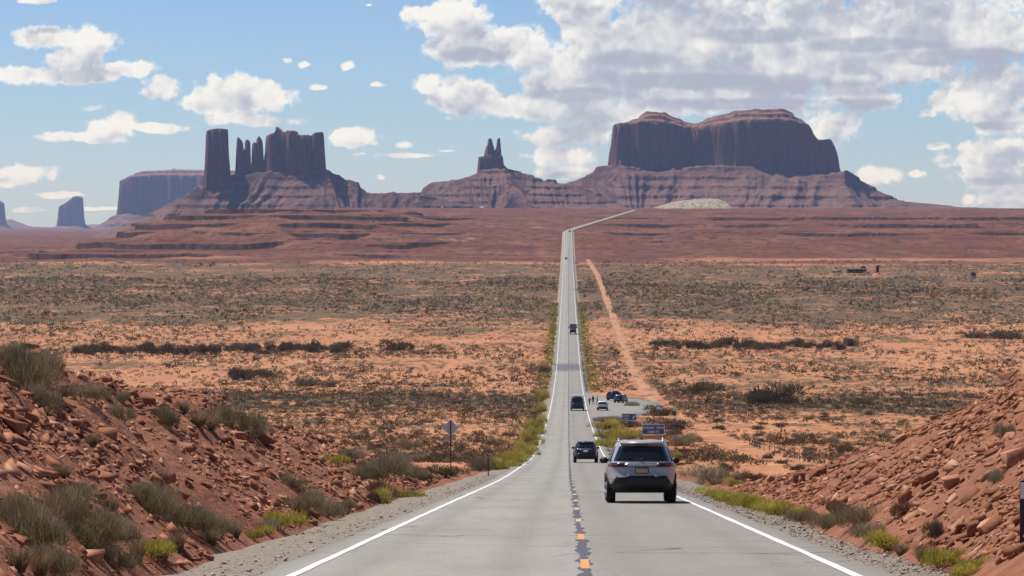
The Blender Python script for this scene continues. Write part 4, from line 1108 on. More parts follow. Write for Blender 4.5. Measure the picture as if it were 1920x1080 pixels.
def pebbles():
    r = np.random.default_rng(61); n = 15000
    d = 22 + 150 * r.random(n) ** 1.5; sd = np.where(r.random(n) < .5, -1, 1); o = 3.66 + np.abs(r.normal(.75, .62, n)); o = np.where(o > 5.6, 4.4, o)
    x = road_x(d) + sd * o; z = road_z(d) - np.interp(o, [3.5, 4.0, 4.95, 5.5], [.014, .03, .10, .22])
    sz = np.clip(r.lognormal(-4.55, .55, n), .005, .045) * (1 + .004 * d); Vs, Fs, Ts, q = [], [], [], 0; ti = r.integers(0, len(ROCKS), n)
    R = rot_mats(r.normal(0, .4, n), r.normal(0, .4, n), r.uniform(0, 6.28, n))
    for t, (V, Fc) in enumerate(ROCKS):
        m = ti == t; k = m.sum(); V2 = V * np.array([1, 1, 1.5])
        P = np.einsum('nij,vj->nvi', R[m], V2) * sz[m][:, None, None] + np.stack([x[m], d[m], z[m] + sz[m] * .2], -1)[:, None, :]
        Vs.append(P.reshape(-1, 3)); Fs.append((Fc[None] + (np.arange(k) * len(V))[:, None, None]).reshape(-1, 3) + q); q += k * len(V); Ts.append(np.repeat(r.random(k), len(V)))
    m, nn, b, out = newmat('grey_stone'); at = nn.node('ShaderNodeAttribute'); at.attribute_name = 'tint'
    nn.put(b.inputs['Base Color'], nn.ramp(at.outputs['Fac'], [(0, (.20, .155, .115)), (.4, (.33, .275, .215)), (.8, (.45, .39, .31)), (1, (.55, .37, .26))]))
    tag(np_obj('gravel_stones', np.concatenate(Vs), np.concatenate(Fs), m, attrs={'tint': np.concatenate(Ts)}), kind='stuff')
pebbles()
def boulder(px, py, w, h, label, seed, tint=.4, tilt=0.0, dep=.8):
    q = hit(px, py)
    if q is None: return
    x, d, z = q; k = d / F
    V, Fc = rock_template(900 + seed, 16, 1.0, 1.0)
    V = V * np.array([w * k / 2, w * k / 2 * dep, h * k / 2])
    r = np.random.default_rng(seed)
    o = np_obj('boulder', V, Fc, M_ROCK, attrs={'tint': np.full(len(V), tint)})
    o.location = (x, d + w * k * .2, z + h * k * .34); o.rotation_euler = (r.uniform(-.1, .1), tilt, r.uniform(-.4, .4))
    bv = o.modifiers.new('edge', 'BEVEL'); bv.width = .02 * w * k; bv.segments = 1
    tag(o, label, 'boulder')
BL = [(502, 838, 40, 30, 'pointed red boulder on the end of the left bank skyline', .45, .5), (446, 822, 34, 18, 'flat pale slab just left of the pointed skyline boulder', .7, .2),
 (196, 738, 44, 18, 'dark overhanging ledge block on the left crest, leftmost of three', .1, .15), (232, 742, 56, 16, 'long dark ledge block on the left crest, middle of three', .12, .1), (268, 758, 52, 22, 'dark ledge block on the left crest, right of three', .15, .2),
 (46, 886, 44, 20, 'flat orange slab lying on the left slope near the photo edge', .8, .35), (22, 806, 60, 26, 'large tilted slab at the left border beneath the crest bush', .4, .3), (14, 780, 30, 20, 'dark blocky rock above the large tilted slab at the left border', .15, .1),
 (58, 792, 34, 22, 'squarish rock right of the large tilted slab at the left border', .2, .2), (345, 935, 30, 16, 'dark rock in the middle of the left rubble slope', .12, .5), (206, 952, 26, 20, 'dark brown rock beside the lower left thicket', .1, .3),
 (1908, 868, 60, 34, 'big pale orange block high on the right slope at the photo edge', .75, -.3), (1774, 846, 40, 20, 'thin dark block upright on the right slope skyline side', .2, -.6), (1742, 905, 44, 26, 'dark cracked block in the middle of the right slope', .12, -.4),
 (1860, 990, 70, 26, 'long orange slab leaning on the lower right slope', .8, -.55), (1828, 1003, 34, 30, 'shadowed hollow-sided rock left of the long orange slab', .05, -.3), (1786, 915, 40, 28, 'orange faced block on the right slope centre', .7, -.2),
 (1532, 896, 44, 22, 'dark ledge rock at the tip of the right bank', .12, -.2), (1498, 906, 30, 26, 'squared rock ending the right bank beside the orange ground', .35, -.1), (1640, 870, 34, 18, 'pale rock on the right bank skyline', .6, -.4),
 (1688, 830, 32, 16, 'light flat rock on the upper right bank skyline', .75, -.5), (1895, 712, 44, 18, 'dark rock on the right bank top edge', .15, -.4), (1700, 940, 36, 22, 'red block above the brown twiggy bush on the right slope', .35, -.3),
 (1448, 906, 22, 20, 'leaning pale slab, left of the pair on the gravel corner', .75, .7), (1462, 908, 20, 14, 'leaning dark slab, right of the pair on the gravel corner', .3, -.6)]
for i, b in enumerate(BL): boulder(b[0], b[1], b[2], b[3], b[4], i, b[5], b[6])
st_ = hit(828, 838)
if st_:
    V, Fc = rock_template(77, 18, .9, .95)
    o = np_obj('pale_stone', V * .14, Fc, simple('white_stone', (.75, .72, .68), .8)); o.location = (st_[0], st_[1], st_[2] + .3)
    tag(o, 'small bright white round stone on orange soil left of the diamond sign', 'stone')
# ------------------------------------------------------------------ vehicles
GLASS = simple('tinted_window', (0.012, 0.013, 0.015), .08, 0, .5, .1)
TRIM = simple('black_trim', (0.018, 0.018, 0.019), .55, 0, .3, .25)
TYRE = simple('tyre_rubber', (0.016, 0.016, 0.016), .85, 0, .2, .25)
RIM = simple('alloy_rim', (0.35, 0.35, 0.36), .35, .8, .5)
CHROME = simple('satin_chrome', (0.55, 0.55, 0.57), .25, .9, .5)
RED = simple('tail_lamp_red', (0.16, 0.010, 0.012), .15, 0, .5, .1)
SMOKE = simple('smoked_lamp', (0.045, 0.012, 0.015), .12, 0, .5, .1)
LAMP = simple('headlamp_glass', (0.6, 0.6, 0.6), .1, 0, .5, .05)
PLATE = simple('plate_tan', (0.46, 0.33, 0.15), .5, 0, .3, .35, 40)
PLATEW = simple('plate_white', (0.55, 0.53, 0.52), .5, 0, .3, .2, 40)
SILVER = simple('silver_paint', (0.42, 0.40, 0.385), .32, .15, .5, .04, 3, .5)
PEARL = simple('white_paint', (0.72, 0.72, 0.71), .3, 0, .5, .03, 3, .5)
BLACKP = simple('black_paint', (0.012, 0.012, 0.014), .22, 0, .5, .05, 3, .6)
DARKP = simple('dark_brown_paint', (0.040, 0.027, 0.028), .35, 0, .4, .1, 3, .3)
GREYP = simple('grey_paint', (0.12, 0.12, 0.125), .35, .2, .4, .06, 3, .4)
class Shell:
    """a car body as a stack of rounded plan outlines: (z, half width, rear y, front y)"""
    def __init__(s, layers, p=5.0): s.L = np.array(layers, float); s.p = p
    def at(s, z): return [np.interp(z, s.L[:, 0], s.L[:, i]) for i in (1, 2, 3)]
    def rear(s, x, z, e=0.008):
        w, a, b = s.at(z); c, l = (a + b) / 2, (b - a) / 2
        return c - l * (1 - min(.9995, abs(x) / w) ** s.p) ** (1 / s.p) - e
    def front(s, x, z, e=0.008):
        w, a, b = s.at(z); c, l = (a + b) / 2, (b - a) / 2
        return c + l * (1 - min(.9995, abs(x) / w) ** s.p) ** (1 / s.p) + e
    def side(s, y, z, e=0.008):
        w, a, b = s.at(z); c, l = (a + b) / 2, (b - a) / 2
        return w * (1 - min(.9995, abs(y - c) / l) ** s.p) ** (1 / s.p) + e
    def body(s, name, mat, parent, z0=None, z1=None, n=56, grow=0.0):
        zs = [z for z in s.L[:, 0]]
        fine = sorted(set(zs + list(np.linspace(zs[0], zs[-1], 26))))
        if z0 is not None: fine = [z0] + [z for z in fine if z0 < z < z1] + [z1]
        V = []
        for z in fine:
            w, a, b = s.at(z); c, l = (a + b) / 2, (b - a) / 2
            for j in range(n):
                t = 2 * math.pi * j / n; ct, stt = math.cos(t), math.sin(t)
                V.append(((w + grow) * math.copysign(abs(ct) ** (2 / s.p), ct), c + (l + grow) * math.copysign(abs(stt) ** (2 / s.p), stt), z))
        bm = bmesh.new(); vs = [bm.verts.new(v) for v in V]; k = len(fine)
        for i in range(k - 1):
            for j in range(n):
                bm.faces.new((vs[i * n + j], vs[i * n + (j + 1) % n], vs[(i + 1) * n + (j + 1) % n], vs[(i + 1) * n + j]))
        bm.faces.new([vs[j] for j in range(n)][::-1]); bm.faces.new([vs[(k - 1) * n + j] for j in range(n)])
        return bm_obj(name, bm, mat, parent, smooth=True)
    def patch(s, name, mat, parent, where, z0, z1, a0, a1, a0t=None, a1t=None, nx=12, nz=5, e=.010):
        """a panel lying on the body: a0..a1 at the bottom, a0t..a1t at the top"""
        a0t = a0 if a0t is None else a0t; a1t = a1 if a1t is None else a1t
        bm = bmesh.new(); g = []
        for i in range(nz + 1):
            f = i / nz; z = z0 + (z1 - z0) * f; row = []
            for j in range(nx + 1):
                q = j / nx; u = (a0 + (a1 - a0) * q) * (1 - f) + (a0t + (a1t - a0t) * q) * f
                if where == 'rear': co = (u, s.rear(u, z, e), z)
                elif where == 'front': co = (u, s.front(u, z, e), z)
                else: co = (where * s.side(u, z, e), u, z)
                row.append(bm.verts.new(co))
            g.append(row)
        for i in range(nz):
            for j in range(nx): bm.faces.new((g[i][j], g[i][j + 1], g[i + 1][j + 1], g[i + 1][j]))
        o = bm_obj(name, bm, mat, parent, smooth=True)
        md = o.modifiers.new('thick', 'SOLIDIFY'); md.thickness = .012; md.offset = 0
        return o
def wheel(parent, x, y, r, wd):
    bm = bmesh.new(); n = 28; prof = [(-.5, .62), (-.5, .90), (-.40, 1.0), (.40, 1.0), (.5, .90), (.5, .62)]
    rings = [[bm.verts.new((x + a * wd, y + math.cos(t) * b * r, r + math.sin(t) * b * r)) for t in [2 * math.pi * j / n for j in range(n)]] for a, b in prof]
    for i in range(len(rings) - 1):
        for j in range(n): bm.faces.new((rings[i][j], rings[i][(j + 1) % n], rings[i + 1][(j + 1) % n], rings[i + 1][j]))
    for rg in (rings[0], rings[-1]): bm.faces.new(rg)
    w = bm_obj('wheel', bm, TYRE, parent)
    sg = 1 if x > 0 else -1
    bm = bmesh.new(); tube(bm, (x + sg * (wd * .5 - .01), y, r), (x + sg * (wd * .5 + .012), y, r), r * .60, r * .56, 20)
    for k in range(5):
        a = k * 1.2566
        box(bm, (x + sg * (wd * .5 + .014), y + math.cos(a) * r * .30, r + math.sin(a) * r * .30), (.02, .05, r * .52), Matrix.Rotation(-(math.pi / 2 - a), 4, 'X') if False else Matrix.Rotation(a - math.pi / 2, 4, 'X'))
    bm_obj('rim', bm, RIM, w)
    return w
def arch(s, parent, sg, y, r, mat):
    bm = bmesh.new(); n = 16; R = []
    for j in range(n + 1):
        t = math.pi * j / n
        row = []
        for rr, dx in ((r * 1.05, .0), (r * 1.05, .03), (r * 1.22, .022), (r * 1.22, -.03)):
            yy, zz = y + math.cos(t) * rr, max(.30, r + math.sin(t) * rr)
            row.append(bm.verts.new((sg * (s.side(yy, min(zz, s.L[-3, 0]), 0) + dx), yy, zz)))
        R.append(row)
    for a, b in zip(R[:-1], R[1:]):
        for q in range(3): bm.faces.new((a[q], a[q + 1], b[q + 1], b[q]))
    return bm_obj('wheel_arch', bm, mat, parent, smooth=True)
SUV = [(.27, .74, .34, 4.28), (.33, .80, .24, 4.40), (.42, .875, .08, 4.52), (.55, .915, .01, 4.60), (.66, .925, .0, 4.60), (.80, .93, .055, 4.56), (.93, .925, .075, 4.46),
       (.99, .915, .085, 4.30), (1.03, .90, .10, 3.80), (1.07, .875, .115, 3.35), (1.10, .858, .14, 3.22), (1.30, .785, .275, 2.92), (1.50, .700, .42, 2.55), (1.58, .655, .50, 2.36), (1.635, .60, .62, 2.10), (1.665, .50, .85, 1.85)]
SUV_LOW = [(z * (.97 if z > .5 else 1), w * (1 if z < 1.0 else .99), a + (.10 * max(0, z - 1.0) / .6), b) for z, w, a, b in SUV]
VAN = [(.32, .95, .30, 5.6), (.42, 1.10, .06, 5.8), (.60, 1.17, .0, 5.9), (.95, 1.18, .03, 5.85), (1.15, 1.17, .05, 5.5), (1.35, 1.13, .09, 5.0), (1.75, 1.06, .16, 4.7), (2.1, .98, .24, 4.4), (2.30, .88, .34, 4.2), (2.42, .72, .50, 3.9), (2.48, .50, .8, 3.5)]
def vehicle(name, label, cat, x, d, paint, layers, lane_yaw=True, roof=None, yaw=None, plate=PLATE, detail=2, group=None, tall=False, rails=True, r=.36, z=None, flip=False, lower=TRIM, lampmat=SMOKE):
    s = Shell(layers); zt = s.L[-1, 0]; Ln = s.L[:, 3].max(); hw = s.L[:, 1].max()
    sl = road_slope(d); zz = road_z(d) if z is None else z
    a = -math.atan((road_x(d + 2) - road_x(d - 2)) / 4) if yaw is None else yaw
    root = empty(name, (x, d, zz)); root.rotation_euler = (Matrix.Rotation(a, 4, 'Z')).to_euler()
    if flip: a += math.pi
    M = Matrix.Rotation(math.atan(sl), 4, 'X') @ Matrix.Rotation(a, 4, 'Z')
    root.rotation_euler = M.to_euler(); root.location = (x, d, zz + .004)
    tag(root, label, cat, group)
    belt = 1.02 if not tall else 1.25
    s.body('body', paint, root)
    # glasshouse
    ztop = zt - .17
    s.patch('rear_window', GLASS, root, 'rear', belt + .09, ztop, -s.at(belt + .09)[0] * .86, s.at(belt + .09)[0] * .86, -s.at(ztop)[0] * .82, s.at(ztop)[0] * .82, 16, 6)
    s.patch('windscreen', GLASS, root, 'front', belt + .10, ztop + .03, -s.at(belt + .1)[0] * .86, s.at(belt + .1)[0] * .86, -s.at(ztop)[0] * .84, s.at(ztop)[0] * .84, 16, 6)
    for sg in (-1, 1):
        y0 = s.at(belt + .12)[1]; y1 = s.at(belt + .12)[2]; y0t = s.at(ztop)[1]; y1t = s.at(ztop)[2]
        m1 = y0 + (y1 - y0) * .45
        for f0, f1 in ((.10, .30), (.33, .60), (.63, .92)):
            s.patch('side_window', GLASS, root, sg, belt + .07, ztop, y0 + (y1 - y0) * f0, y0 + (y1 - y0) * f1, y0t + (y1t - y0t) * (f0 + .04), y0t + (y1t - y0t) * (f1 - .02 if f1 < .9 else .88), 6, 4)
        for f in (.34, .60) if detail > 1 else ():
            pass
    # lower dark cladding, bumper
    s.body('lower_cladding', lower, root, s.L[0, 0] + .005, .50 if not tall else .62, grow=.012)
    s.patch('bumper', lower, root, 'rear', .40, .715 if not tall else .80, -hw * .93, hw * .93, -hw * .70, hw * .70, 18, 5, .02)
    s.patch('front_bumper', lower, root, 'front', .36, .66, -hw * .80, hw * .80, -hw * .55, hw * .55, 14, 4, .02)
    for sg in (-1, 1):
        t = s.patch('tail_lamp', lampmat, root, 'rear', belt - .06, belt + .035, sg * hw * .42, sg * hw * .955, sg * hw * .42, sg * hw * .93, 10, 3, .016)
        if detail > 1: s.patch('reflector', RED, t, 'rear', belt - .045, belt + .005, sg * hw * .66, sg * hw * .945, sg * hw * .70, sg * hw * .935, 8, 2, .026)
        s.patch('headlight', LAMP, root, 'front', belt - .25, belt - .13, sg * hw * .5, sg * hw * .92, None, None, 8, 3, .014)
        bm = bmesh.new(); ym = s.at(belt + .1)[2] - .45
        xm = s.side(ym, belt + .08, 0)
        box(bm, (sg * (xm + .135), ym, belt + .10), (.23, .10, .165), None, .035); tube(bm, (sg * (xm - .05), ym + .02, belt + .02), (sg * (xm + .08), ym, belt + .05), .03, .03, 6)
        bm_obj('mirror', bm, TRIM, root, True)
        for y in (Ln * .20, Ln * .80):
            arch(s, root, sg, y, r, lower)
    wd = .235; tx = hw - wd * .5 - .012
    for y in (Ln * .20, Ln * .80):
        for sg in (-1, 1): wheel(root, sg * tx, y, r, wd)
    pz = .80 if not tall else .9
    if plate:
        pl = s.patch('number_plate', plate, root, 'rear', pz, pz + .13, -.16, .16, None, None, 6, 2, .026)
        if detail > 1:
            s.patch('plate_frame', TRIM, pl, 'rear', pz - .018, pz + .148, -.18, .18, None, None, 6, 2, .016)
    if detail > 1:
        s.patch('trim_bar', CHROME, root, 'rear', belt - .02, belt + .035, -hw * .52, hw * .52, -hw * .42, hw * .42, 12, 2, .03)
        s.patch('gate_shadow_line', TRIM, root, 'rear', belt - .075, belt - .064, -hw * .80, hw * .80, None, None, 14, 1, .006)
        bm = bmesh.new()
        bmesh.ops.create_cone(bm, cap_ends=False, segments=24, radius1=.055, radius2=.048, depth=.012, matrix=Matrix.Translation((0, s.rear(0, belt - .035, .018), belt - .035)) @ Matrix.Rotation(math.pi / 2, 4, 'X') @ Matrix.Diagonal((1, .68, 1, 1)))
        bm_obj('badge', bm, CHROME, root)
        bm = bmesh.new(); w_ = s.at(zt - .10)[0]; yr = s.at(zt - .09)[1]
        box(bm, (0, yr + .02, zt - .075), (w_ * 1.72, .34, .045), Matrix.Rotation(.10, 4, 'X'), .02); bm_obj('spoiler', bm, roof or paint, root, True)
        bm = bmesh.new(); box(bm, (0, s.rear(0, zt - .17, .02), zt - .13), (.36, .03, .022), None, .006); bm_obj('brake_light', bm, SMOKE, root)
        bm = bmesh.new(); za = belt + .12; tube(bm, (.0, s.rear(0, za, .03), za), (-.36, s.rear(-.36, za + .06, .03), za + .06), .012, .008, 6); tube(bm, (.0, s.rear(0, za, .03), za - .02), (.0, s.rear(0, za, .05), za + .03), .03, .03, 8); bm_obj('wiper', bm, TRIM, root)
        bm = bmesh.new(); box(bm, (.02, 1.0, zt + .03), (.04, .17, .07), Matrix.Rotation(-.3, 4, 'X'), .015); bm_obj('antenna', bm, TRIM, root, True)
        bm = bmesh.new(); tube(bm, (-.42, .20, .33), (-.42, .42, .34), .035, .035, 10); bm_obj('exhaust_pipe', bm, TRIM, root)
        for sg in (-1, 1):
            s.patch('gate_crease', TRIM if False else paint, root, 'rear', pz - .10, pz + .10, sg * .34, sg * .42, sg * .24, sg * .28, 3, 3, .03)
    if rails:
        for sg in (-1, 1):
            bm = bmesh.new(); xx = sg * (s.at(zt - .06)[0] * .93)
            pts = [(xx, .75, zt - .07), (xx, .85, zt + .015), (xx, 1.6, zt + .03), (xx, 2.35, zt + .005), (xx * 1.02, 2.5, zt - .09)]
            for p0, p1 in zip(pts[:-1], pts[1:]): tube(bm, p0, p1, .022, .022, 8)
            bm_obj('roof_rail', bm, TRIM if paint is BLACKP else CHROME if paint is SILVER else TRIM, root, True)
    return root
def lane(d, o): return road_x(d) + o
vehicle('car', 'silver-grey sport utility car driving away, nearest in the right lane', 'car', lane(84.0, 1.86), 84.0, SILVER, SUV)
vehicle('car', 'black sport utility car driving away ahead of the silver-grey one', 'car', lane(240, 1.25), 240, BLACKP, SUV_LOW, plate=PLATEW)
# dark van with a white rack
v = vehicle('van', 'dark brown van with a white rack frame over its rounded rear, driving away', 'van', lane(549, 1.52), 549, DARKP, VAN, plate=None, detail=1, tall=True, rails=False, r=.40)
bm = bmesh.new()
for y in (.55, 3.6):
    tube(bm, (-1.10, y, 1.75), (-1.08, y, 2.60), .05, .05, 8); tube(bm, (1.10, y, 1.75), (1.08, y, 2.60), .05, .05, 8); tube(bm, (-1.10, y, 2.62), (1.10, y, 2.62), .06, .06, 8)
for sx in (-1.06, 1.06): tube(bm, (sx, .45, 2.62), (sx, 3.7, 2.62), .06, .06, 8)
for y in np.linspace(1.0, 3.2, 5): tube(bm, (-1.06, y, 2.62), (1.06, y, 2.62), .04, .04, 6)
bm_obj('roof_rack', bm, PEARL, v)
# truck further down the road
def truck():
    d = 1128; x = lane(d, 1.75); z = road_z(d)
    root = empty('truck', (x, d, z + .01), Matrix.Rotation(math.atan(road_slope(d)), 4, 'X').to_euler())
    tag(root, 'dark truck with a boxy upper body, far down the straight before the scrub band', 'truck')
    bm = bmesh.new(); box(bm, (0, 2.6, 2.75), (2.5, 5.0, 1.75), None, .12); bm_obj('cargo_box', bm, GREYP, root)
    bm = bmesh.new(); box(bm, (0, 2.6, 1.78), (2.2, 5.2, .12), None, .03); bm_obj('deck', bm, CHROME, root)
    bm = bmesh.new(); box(bm, (0, 2.7, 1.15), (2.1, 5.0, 1.1), None, .1); bm_obj('lower_body', bm, TRIM, root)
    bm = bmesh.new(); box(bm, (0, 6.0, 1.75), (2.1, 1.7, 2.1), None, .25); c = bm_obj('cab', bm, BLACKP, root)
    bm = bmesh.new(); box(bm, (0, 6.88, 2.15), (1.8, .05, .8), None, .02); bm_obj('windscreen', bm, GLASS, c)
    for sg in (-1, 1):
        bm = bmesh.new(); box(bm, (sg * 1.45, 5.9, 2.3), (.25, .1, .45), None, .03); tube(bm, (sg * 1.0, 5.9, 2.2), (sg * 1.4, 5.9, 2.25), .03, .03, 6); bm_obj('mirror', bm, TRIM, root)
        bm = bmesh.new(); box(bm, (sg * .85, .08, 1.2), (.3, .06, .15), None, .02); bm_obj('tail_lamp', bm, RED, root)
        for y in (1.1, 5.9): wheel(root, sg * .98, y, .48, .30)
truck()
vehicle('car', 'tiny dark car climbing where the road bends right at the top', 'car', lane(3060, 1.4), 3060, BLACKP, SUV, plate=None, detail=1, rails=False)
vehicle('car', 'tiny grey car coming towards the camera in the left lane on the far rise', 'car', lane(2330, -1.5), 2330, GREYP, SUV, plate=None, detail=1, rails=False, flip=True)
# parked at the pull-out
vehicle('car', 'white sport utility car stopped at the mouth of the pull-out', 'car', (1129 - HX) * 552 / F, 552, PEARL, SUV, plate=None, detail=1, z=road_z(552) - .06, rails=False, yaw=-.05, lampmat=RED)
vehicle('car', 'black car parked at the right end of the pull-out', 'car', (1158 - HX) * 606 / F, 606, BLACKP, SUV_LOW, plate=None, detail=1, z=road_z(606) - .10, rails=False, yaw=-.30)
vehicle('jeep', 'dark brownish off-road car with a tall boxy top parked behind the white one', 'car', (1141 - HX) * 625 / F, 625, DARKP, [(z * 1.12, w * 1.08, a, b) for z, w, a, b in SUV], plate=None, detail=1, z=road_z(625) - .10, rails=True, yaw=-.75)
# ------------------------------------------------------------------ people at the pull-out
def person(px, d, h, label, top, legs, skin, stride=.12, arm=.15, face=0.0):
    x = (px - HX) * d / F; z = road_z(d) - .08
    s = h / 1.75
    J = [((0, 0, .92), .135), ((0, 0, 1.12), .145), ((0, 0, 1.36), .165), ((0, 0, 1.48), .065), ((0, .01, 1.56), .085), ((0, .01, 1.68), .095), ((0, 0, 1.755), .05)]
    bm = bmesh.new(); rad = []; vs = []
    def add(p, r, par=None):
        v_ = bm.verts.new(p); vs.append(v_); rad.append(r)
        if par is not None: bm.edges.new((vs[par], v_))
        return len(vs) - 1
    prev = None
    for p, r in J: prev = add(p, r, prev)
    for sg in (-1, 1):
        a = add((sg * .19, 0, 1.40), .06, 2); b = add((sg * .26, .02, 1.13), .047, a); c = add((sg * .25, arm, .90), .036, b); add((sg * .25, arm + .03, .80), .038, c)
        a = add((sg * .095, 0, .86), .095, 0); b = add((sg * .10, sg * stride * .6 + .02, .48), .062, a); c = add((sg * .10, sg * stride, .08), .045, b); add((sg * .11, sg * stride + .15, .04), .04, c)
    me = bpy.data.meshes.new('person'); bm.to_mesh(me); bm.free()
    o = bpy.data.objects.new('person', me); C.objects.link(o)
    o.modifiers.new('skin', 'SKIN')
    for i, r in enumerate(rad): me.skin_vertices[0].data[i].radius = (r, r * .85)
    me.skin_vertices[0].data[0].use_root = True
    m2 = o.modifiers.new('sub', 'SUBSURF'); m2.levels = 1; m2.render_levels = 2
    o.scale = (s, s, s); o.location = (x, d, z); o.rotation_euler = (0, 0, face)
    m, n, b, out = newmat('clothes_and_skin')
    tc = n.node('ShaderNodeTexCoord'); sp = n.node('ShaderNodeSeparateXYZ'); n.l.new(tc.outputs['Object'], sp.inputs[0])
    c1 = n.mix(n.m('GREATER_THAN', sp.outputs[2], .95), legs, top); c1 = n.mix(n.m('GREATER_THAN', sp.outputs[2], 1.47), c1, skin)
    c1 = n.mix(n.m('GREATER_THAN', n.m('SUBTRACT', sp.outputs[2], n.m('MULTIPLY', sp.outputs[1], .6)), 1.67), c1, (.03, .02, .015)); c1 = n.mix(n.m('LESS_THAN', sp.outputs[2], .07), c1, (.02, .02, .02))
    n.put(b.inputs['Base Color'], c1); me.materials.append(m)
    tag(o, label, 'person')
    return o
person(1112, 592, 1.82, 'person in dark clothes standing taller than the others at the pull-out', (.03, .018, .015), (.025, .018, .018), (.35, .2, .14), face=2.4)
person(1105.5, 588, 1.55, 'slim person in grey-brown standing closest to the road at the pull-out', (.12, .09, .075), (.06, .045, .04), (.4, .25, .18), face=.6)
person(1120, 600, 1.6, 'person in tan clothes stooping between the dark standing one and the white car', (.20, .15, .10), (.10, .08, .06), (.4, .25, .18), .25, .35, 1.4)
# ------------------------------------------------------------------ signs and posts
BLUE = simple('sign_blue', (0.028, 0.110, 0.23), .5, 0, .3, .08, 4)
SWHITE = simple('sign_white', (0.80, 0.81, 0.82), .5, 0, .3, .05)
SORANGE = simple('sign_orange', (0.50, 0.25, 0.08), .5, 0, .3, .1, 5)
SYEL = simple('sign_yellow', (0.45, 0.38, 0.05), .5, 0, .3, .1, 5)
STEEL = simple('galvanised_steel', (0.55, 0.53, 0.48), .7, .0, .4, .15, 8)
RUST = simple('rusty_steel', (0.10, 0.06, 0.045), .8, .2, .3, .3, 8)
WOODP = simple('weathered_wood', (0.14, 0.105, 0.08), .9, 0, .2, .3, 8)
def text_obj(body, size, mat, parent, loc, align='CENTER'):
    cu = bpy.data.curves.new('lettering', 'FONT'); cu.body = body; cu.size = size; cu.align_x = align; cu.extrude = .004; cu.offset = size * .018; cu.space_character = 1.08
    t = bpy.data.objects.new('lettering_curve', cu); C.objects.link(t)
    bpy.context.view_layer.update()
    me = bpy.data.meshes.new_from_object(t.evaluated_get(bpy.context.evaluated_depsgraph_get()))
    bpy.data.objects.remove(t)
    me.materials.clear(); me.materials.append(mat)
    o = bpy.data.objects.new('lettering', me); C.objects.link(o); o.parent = parent
    o.rotation_euler = (math.pi / 2, 0, 0); o.location = loc
    return o
def sign(px0, px1, py0, py1, d, label, kind):
    k = d / F; x = ((px0 + px1) / 2 - HX) * k; zb = (HY - py1) * k; zt = (HY - py0) * k; w = (px1 - px0) * k; h = zt - zb
    zg = surf(x, d)
    root = empty('road_sign', (x, d, zg)); tag(root, label, 'sign')
    bm = bmesh.new(); box(bm, (0, 0, zb - zg + h / 2), (w, .03, h), None, .006); bo = bm_obj('board', bm, BLUE, root)
    bm = bmesh.new(); t = .045 * w / 2
    for c, s2 in (((0, -.022, zb - zg + t * .75), (w * .985, .010, t)), ((0, -.022, zt - zg - t * .75), (w * .985, .010, t)), ((-w / 2 + t * .8, -.022, zb - zg + h / 2), (t, .010, h - t * 2.5)), ((w / 2 - t * .8, -.022, zb - zg + h / 2), (t, .010, h - t * 2.5))): box(bm, c, s2)
    bm_obj('border', bm, SWHITE, bo)
    for sx in (-.32, .32):
        bm = bmesh.new(); box(bm, (sx * w, .06, (zt - zg) / 2 - .2), (.09, .09, zt - zg + .4), None, .01); bm_obj('post', bm, WOODP, root)
    if kind == 'view':
        text_obj('SCENIC VIEW', h * .33, SWHITE, bo, (0, -.024, zb - zg + h * .55)); text_obj('1000 FT', h * .33, SWHITE, bo, (0, -.024, zb - zg + h * .16))
        bm = bmesh.new(); box(bm, (0, 0, zb - zg - h * .24), (w * .97, .03, h * .36), None, .005); lp = bm_obj('lower_panel', bm, SORANGE, root)
        for sx in (-.22, .2, .45):
            bm = bmesh.new(); box(bm, (sx * w, -.02, zb - zg - h * .22), (w * (.17 if sx < .4 else .06), .012, h * .16), None, .003); bm_obj('panel_mark', bm, SYEL, lp)
    else:
        text_obj('SCENIC', h * .30, SWHITE, bo, (-w * .20, -.024, zb - zg + h * .56)); text_obj('VIEW', h * .30, SWHITE, bo, (-w * .20, -.024, zb - zg + h * .16))
        bm = bmesh.new(); R = Matrix.Rotation(-math.radians(52), 4, 'Y')
        cx, cz = w * .30, zb - zg + h * .48
        box(bm, (cx, -.022, cz), (w * .20, .012, h * .15), R)
        dx, dz = math.cos(math.radians(52)), math.sin(math.radians(52)); tipx, tipz = cx + dx * w * .13, cz + dz * w * .13
        f = [bm.verts.new((tipx + dx * w * .05, -.026, tipz + dz * w * .05)), bm.verts.new((tipx - dz * w * .055, -.026, tipz + dx * w * .055)), bm.verts.new((tipx + dz * w * .055, -.026, tipz - dx * w * .055))]
        bm.faces.new(f); bm_obj('arrow', bm, SWHITE, bo)
    return root
sign(1203.5, 1246.5, 795.5, 815, 340, 'large blue sign with white border announcing the scenic view, above the silver car', 'view')
sign(1165.5, 1193.5, 775.5, 788.5, 430, 'small blue sign with a white slanting arrow beside the pull-out', 'arrow')
def diamond():
    d = 176; k = d / F; x = (845 - HX) * k; zg = surf(x, d); zc = (HY - 802) * k - zg
    root = empty('diamond_sign', (x, d, zg)); tag(root, 'grey unpainted back of a diamond road sign on a thin pole, left of the road', 'sign')
    bm = bmesh.new(); r = 15.5 * k
    box(bm, (0, .0, zc), (r * 1.42, .012, r * 1.42), Matrix.Rotation(math.pi / 4, 4, 'Y'), .004); bm_obj('board', bm, STEEL, root)
    bm = bmesh.new(); box(bm, (0, .0, zc - 19 * k), (20 * k, .012, 9 * k), None, .003); bm_obj('sub_plate', bm, simple('dull_aluminium', (.52, .44, .36), .7, .0), root)
    bm = bmesh.new(); box(bm, (0, -.035, (zc + r * .9) / 2 - .15), (.055, .045, zc + r * .9 + .3), None, .008); bm_obj('pole', bm, RUST, root)
diamond()
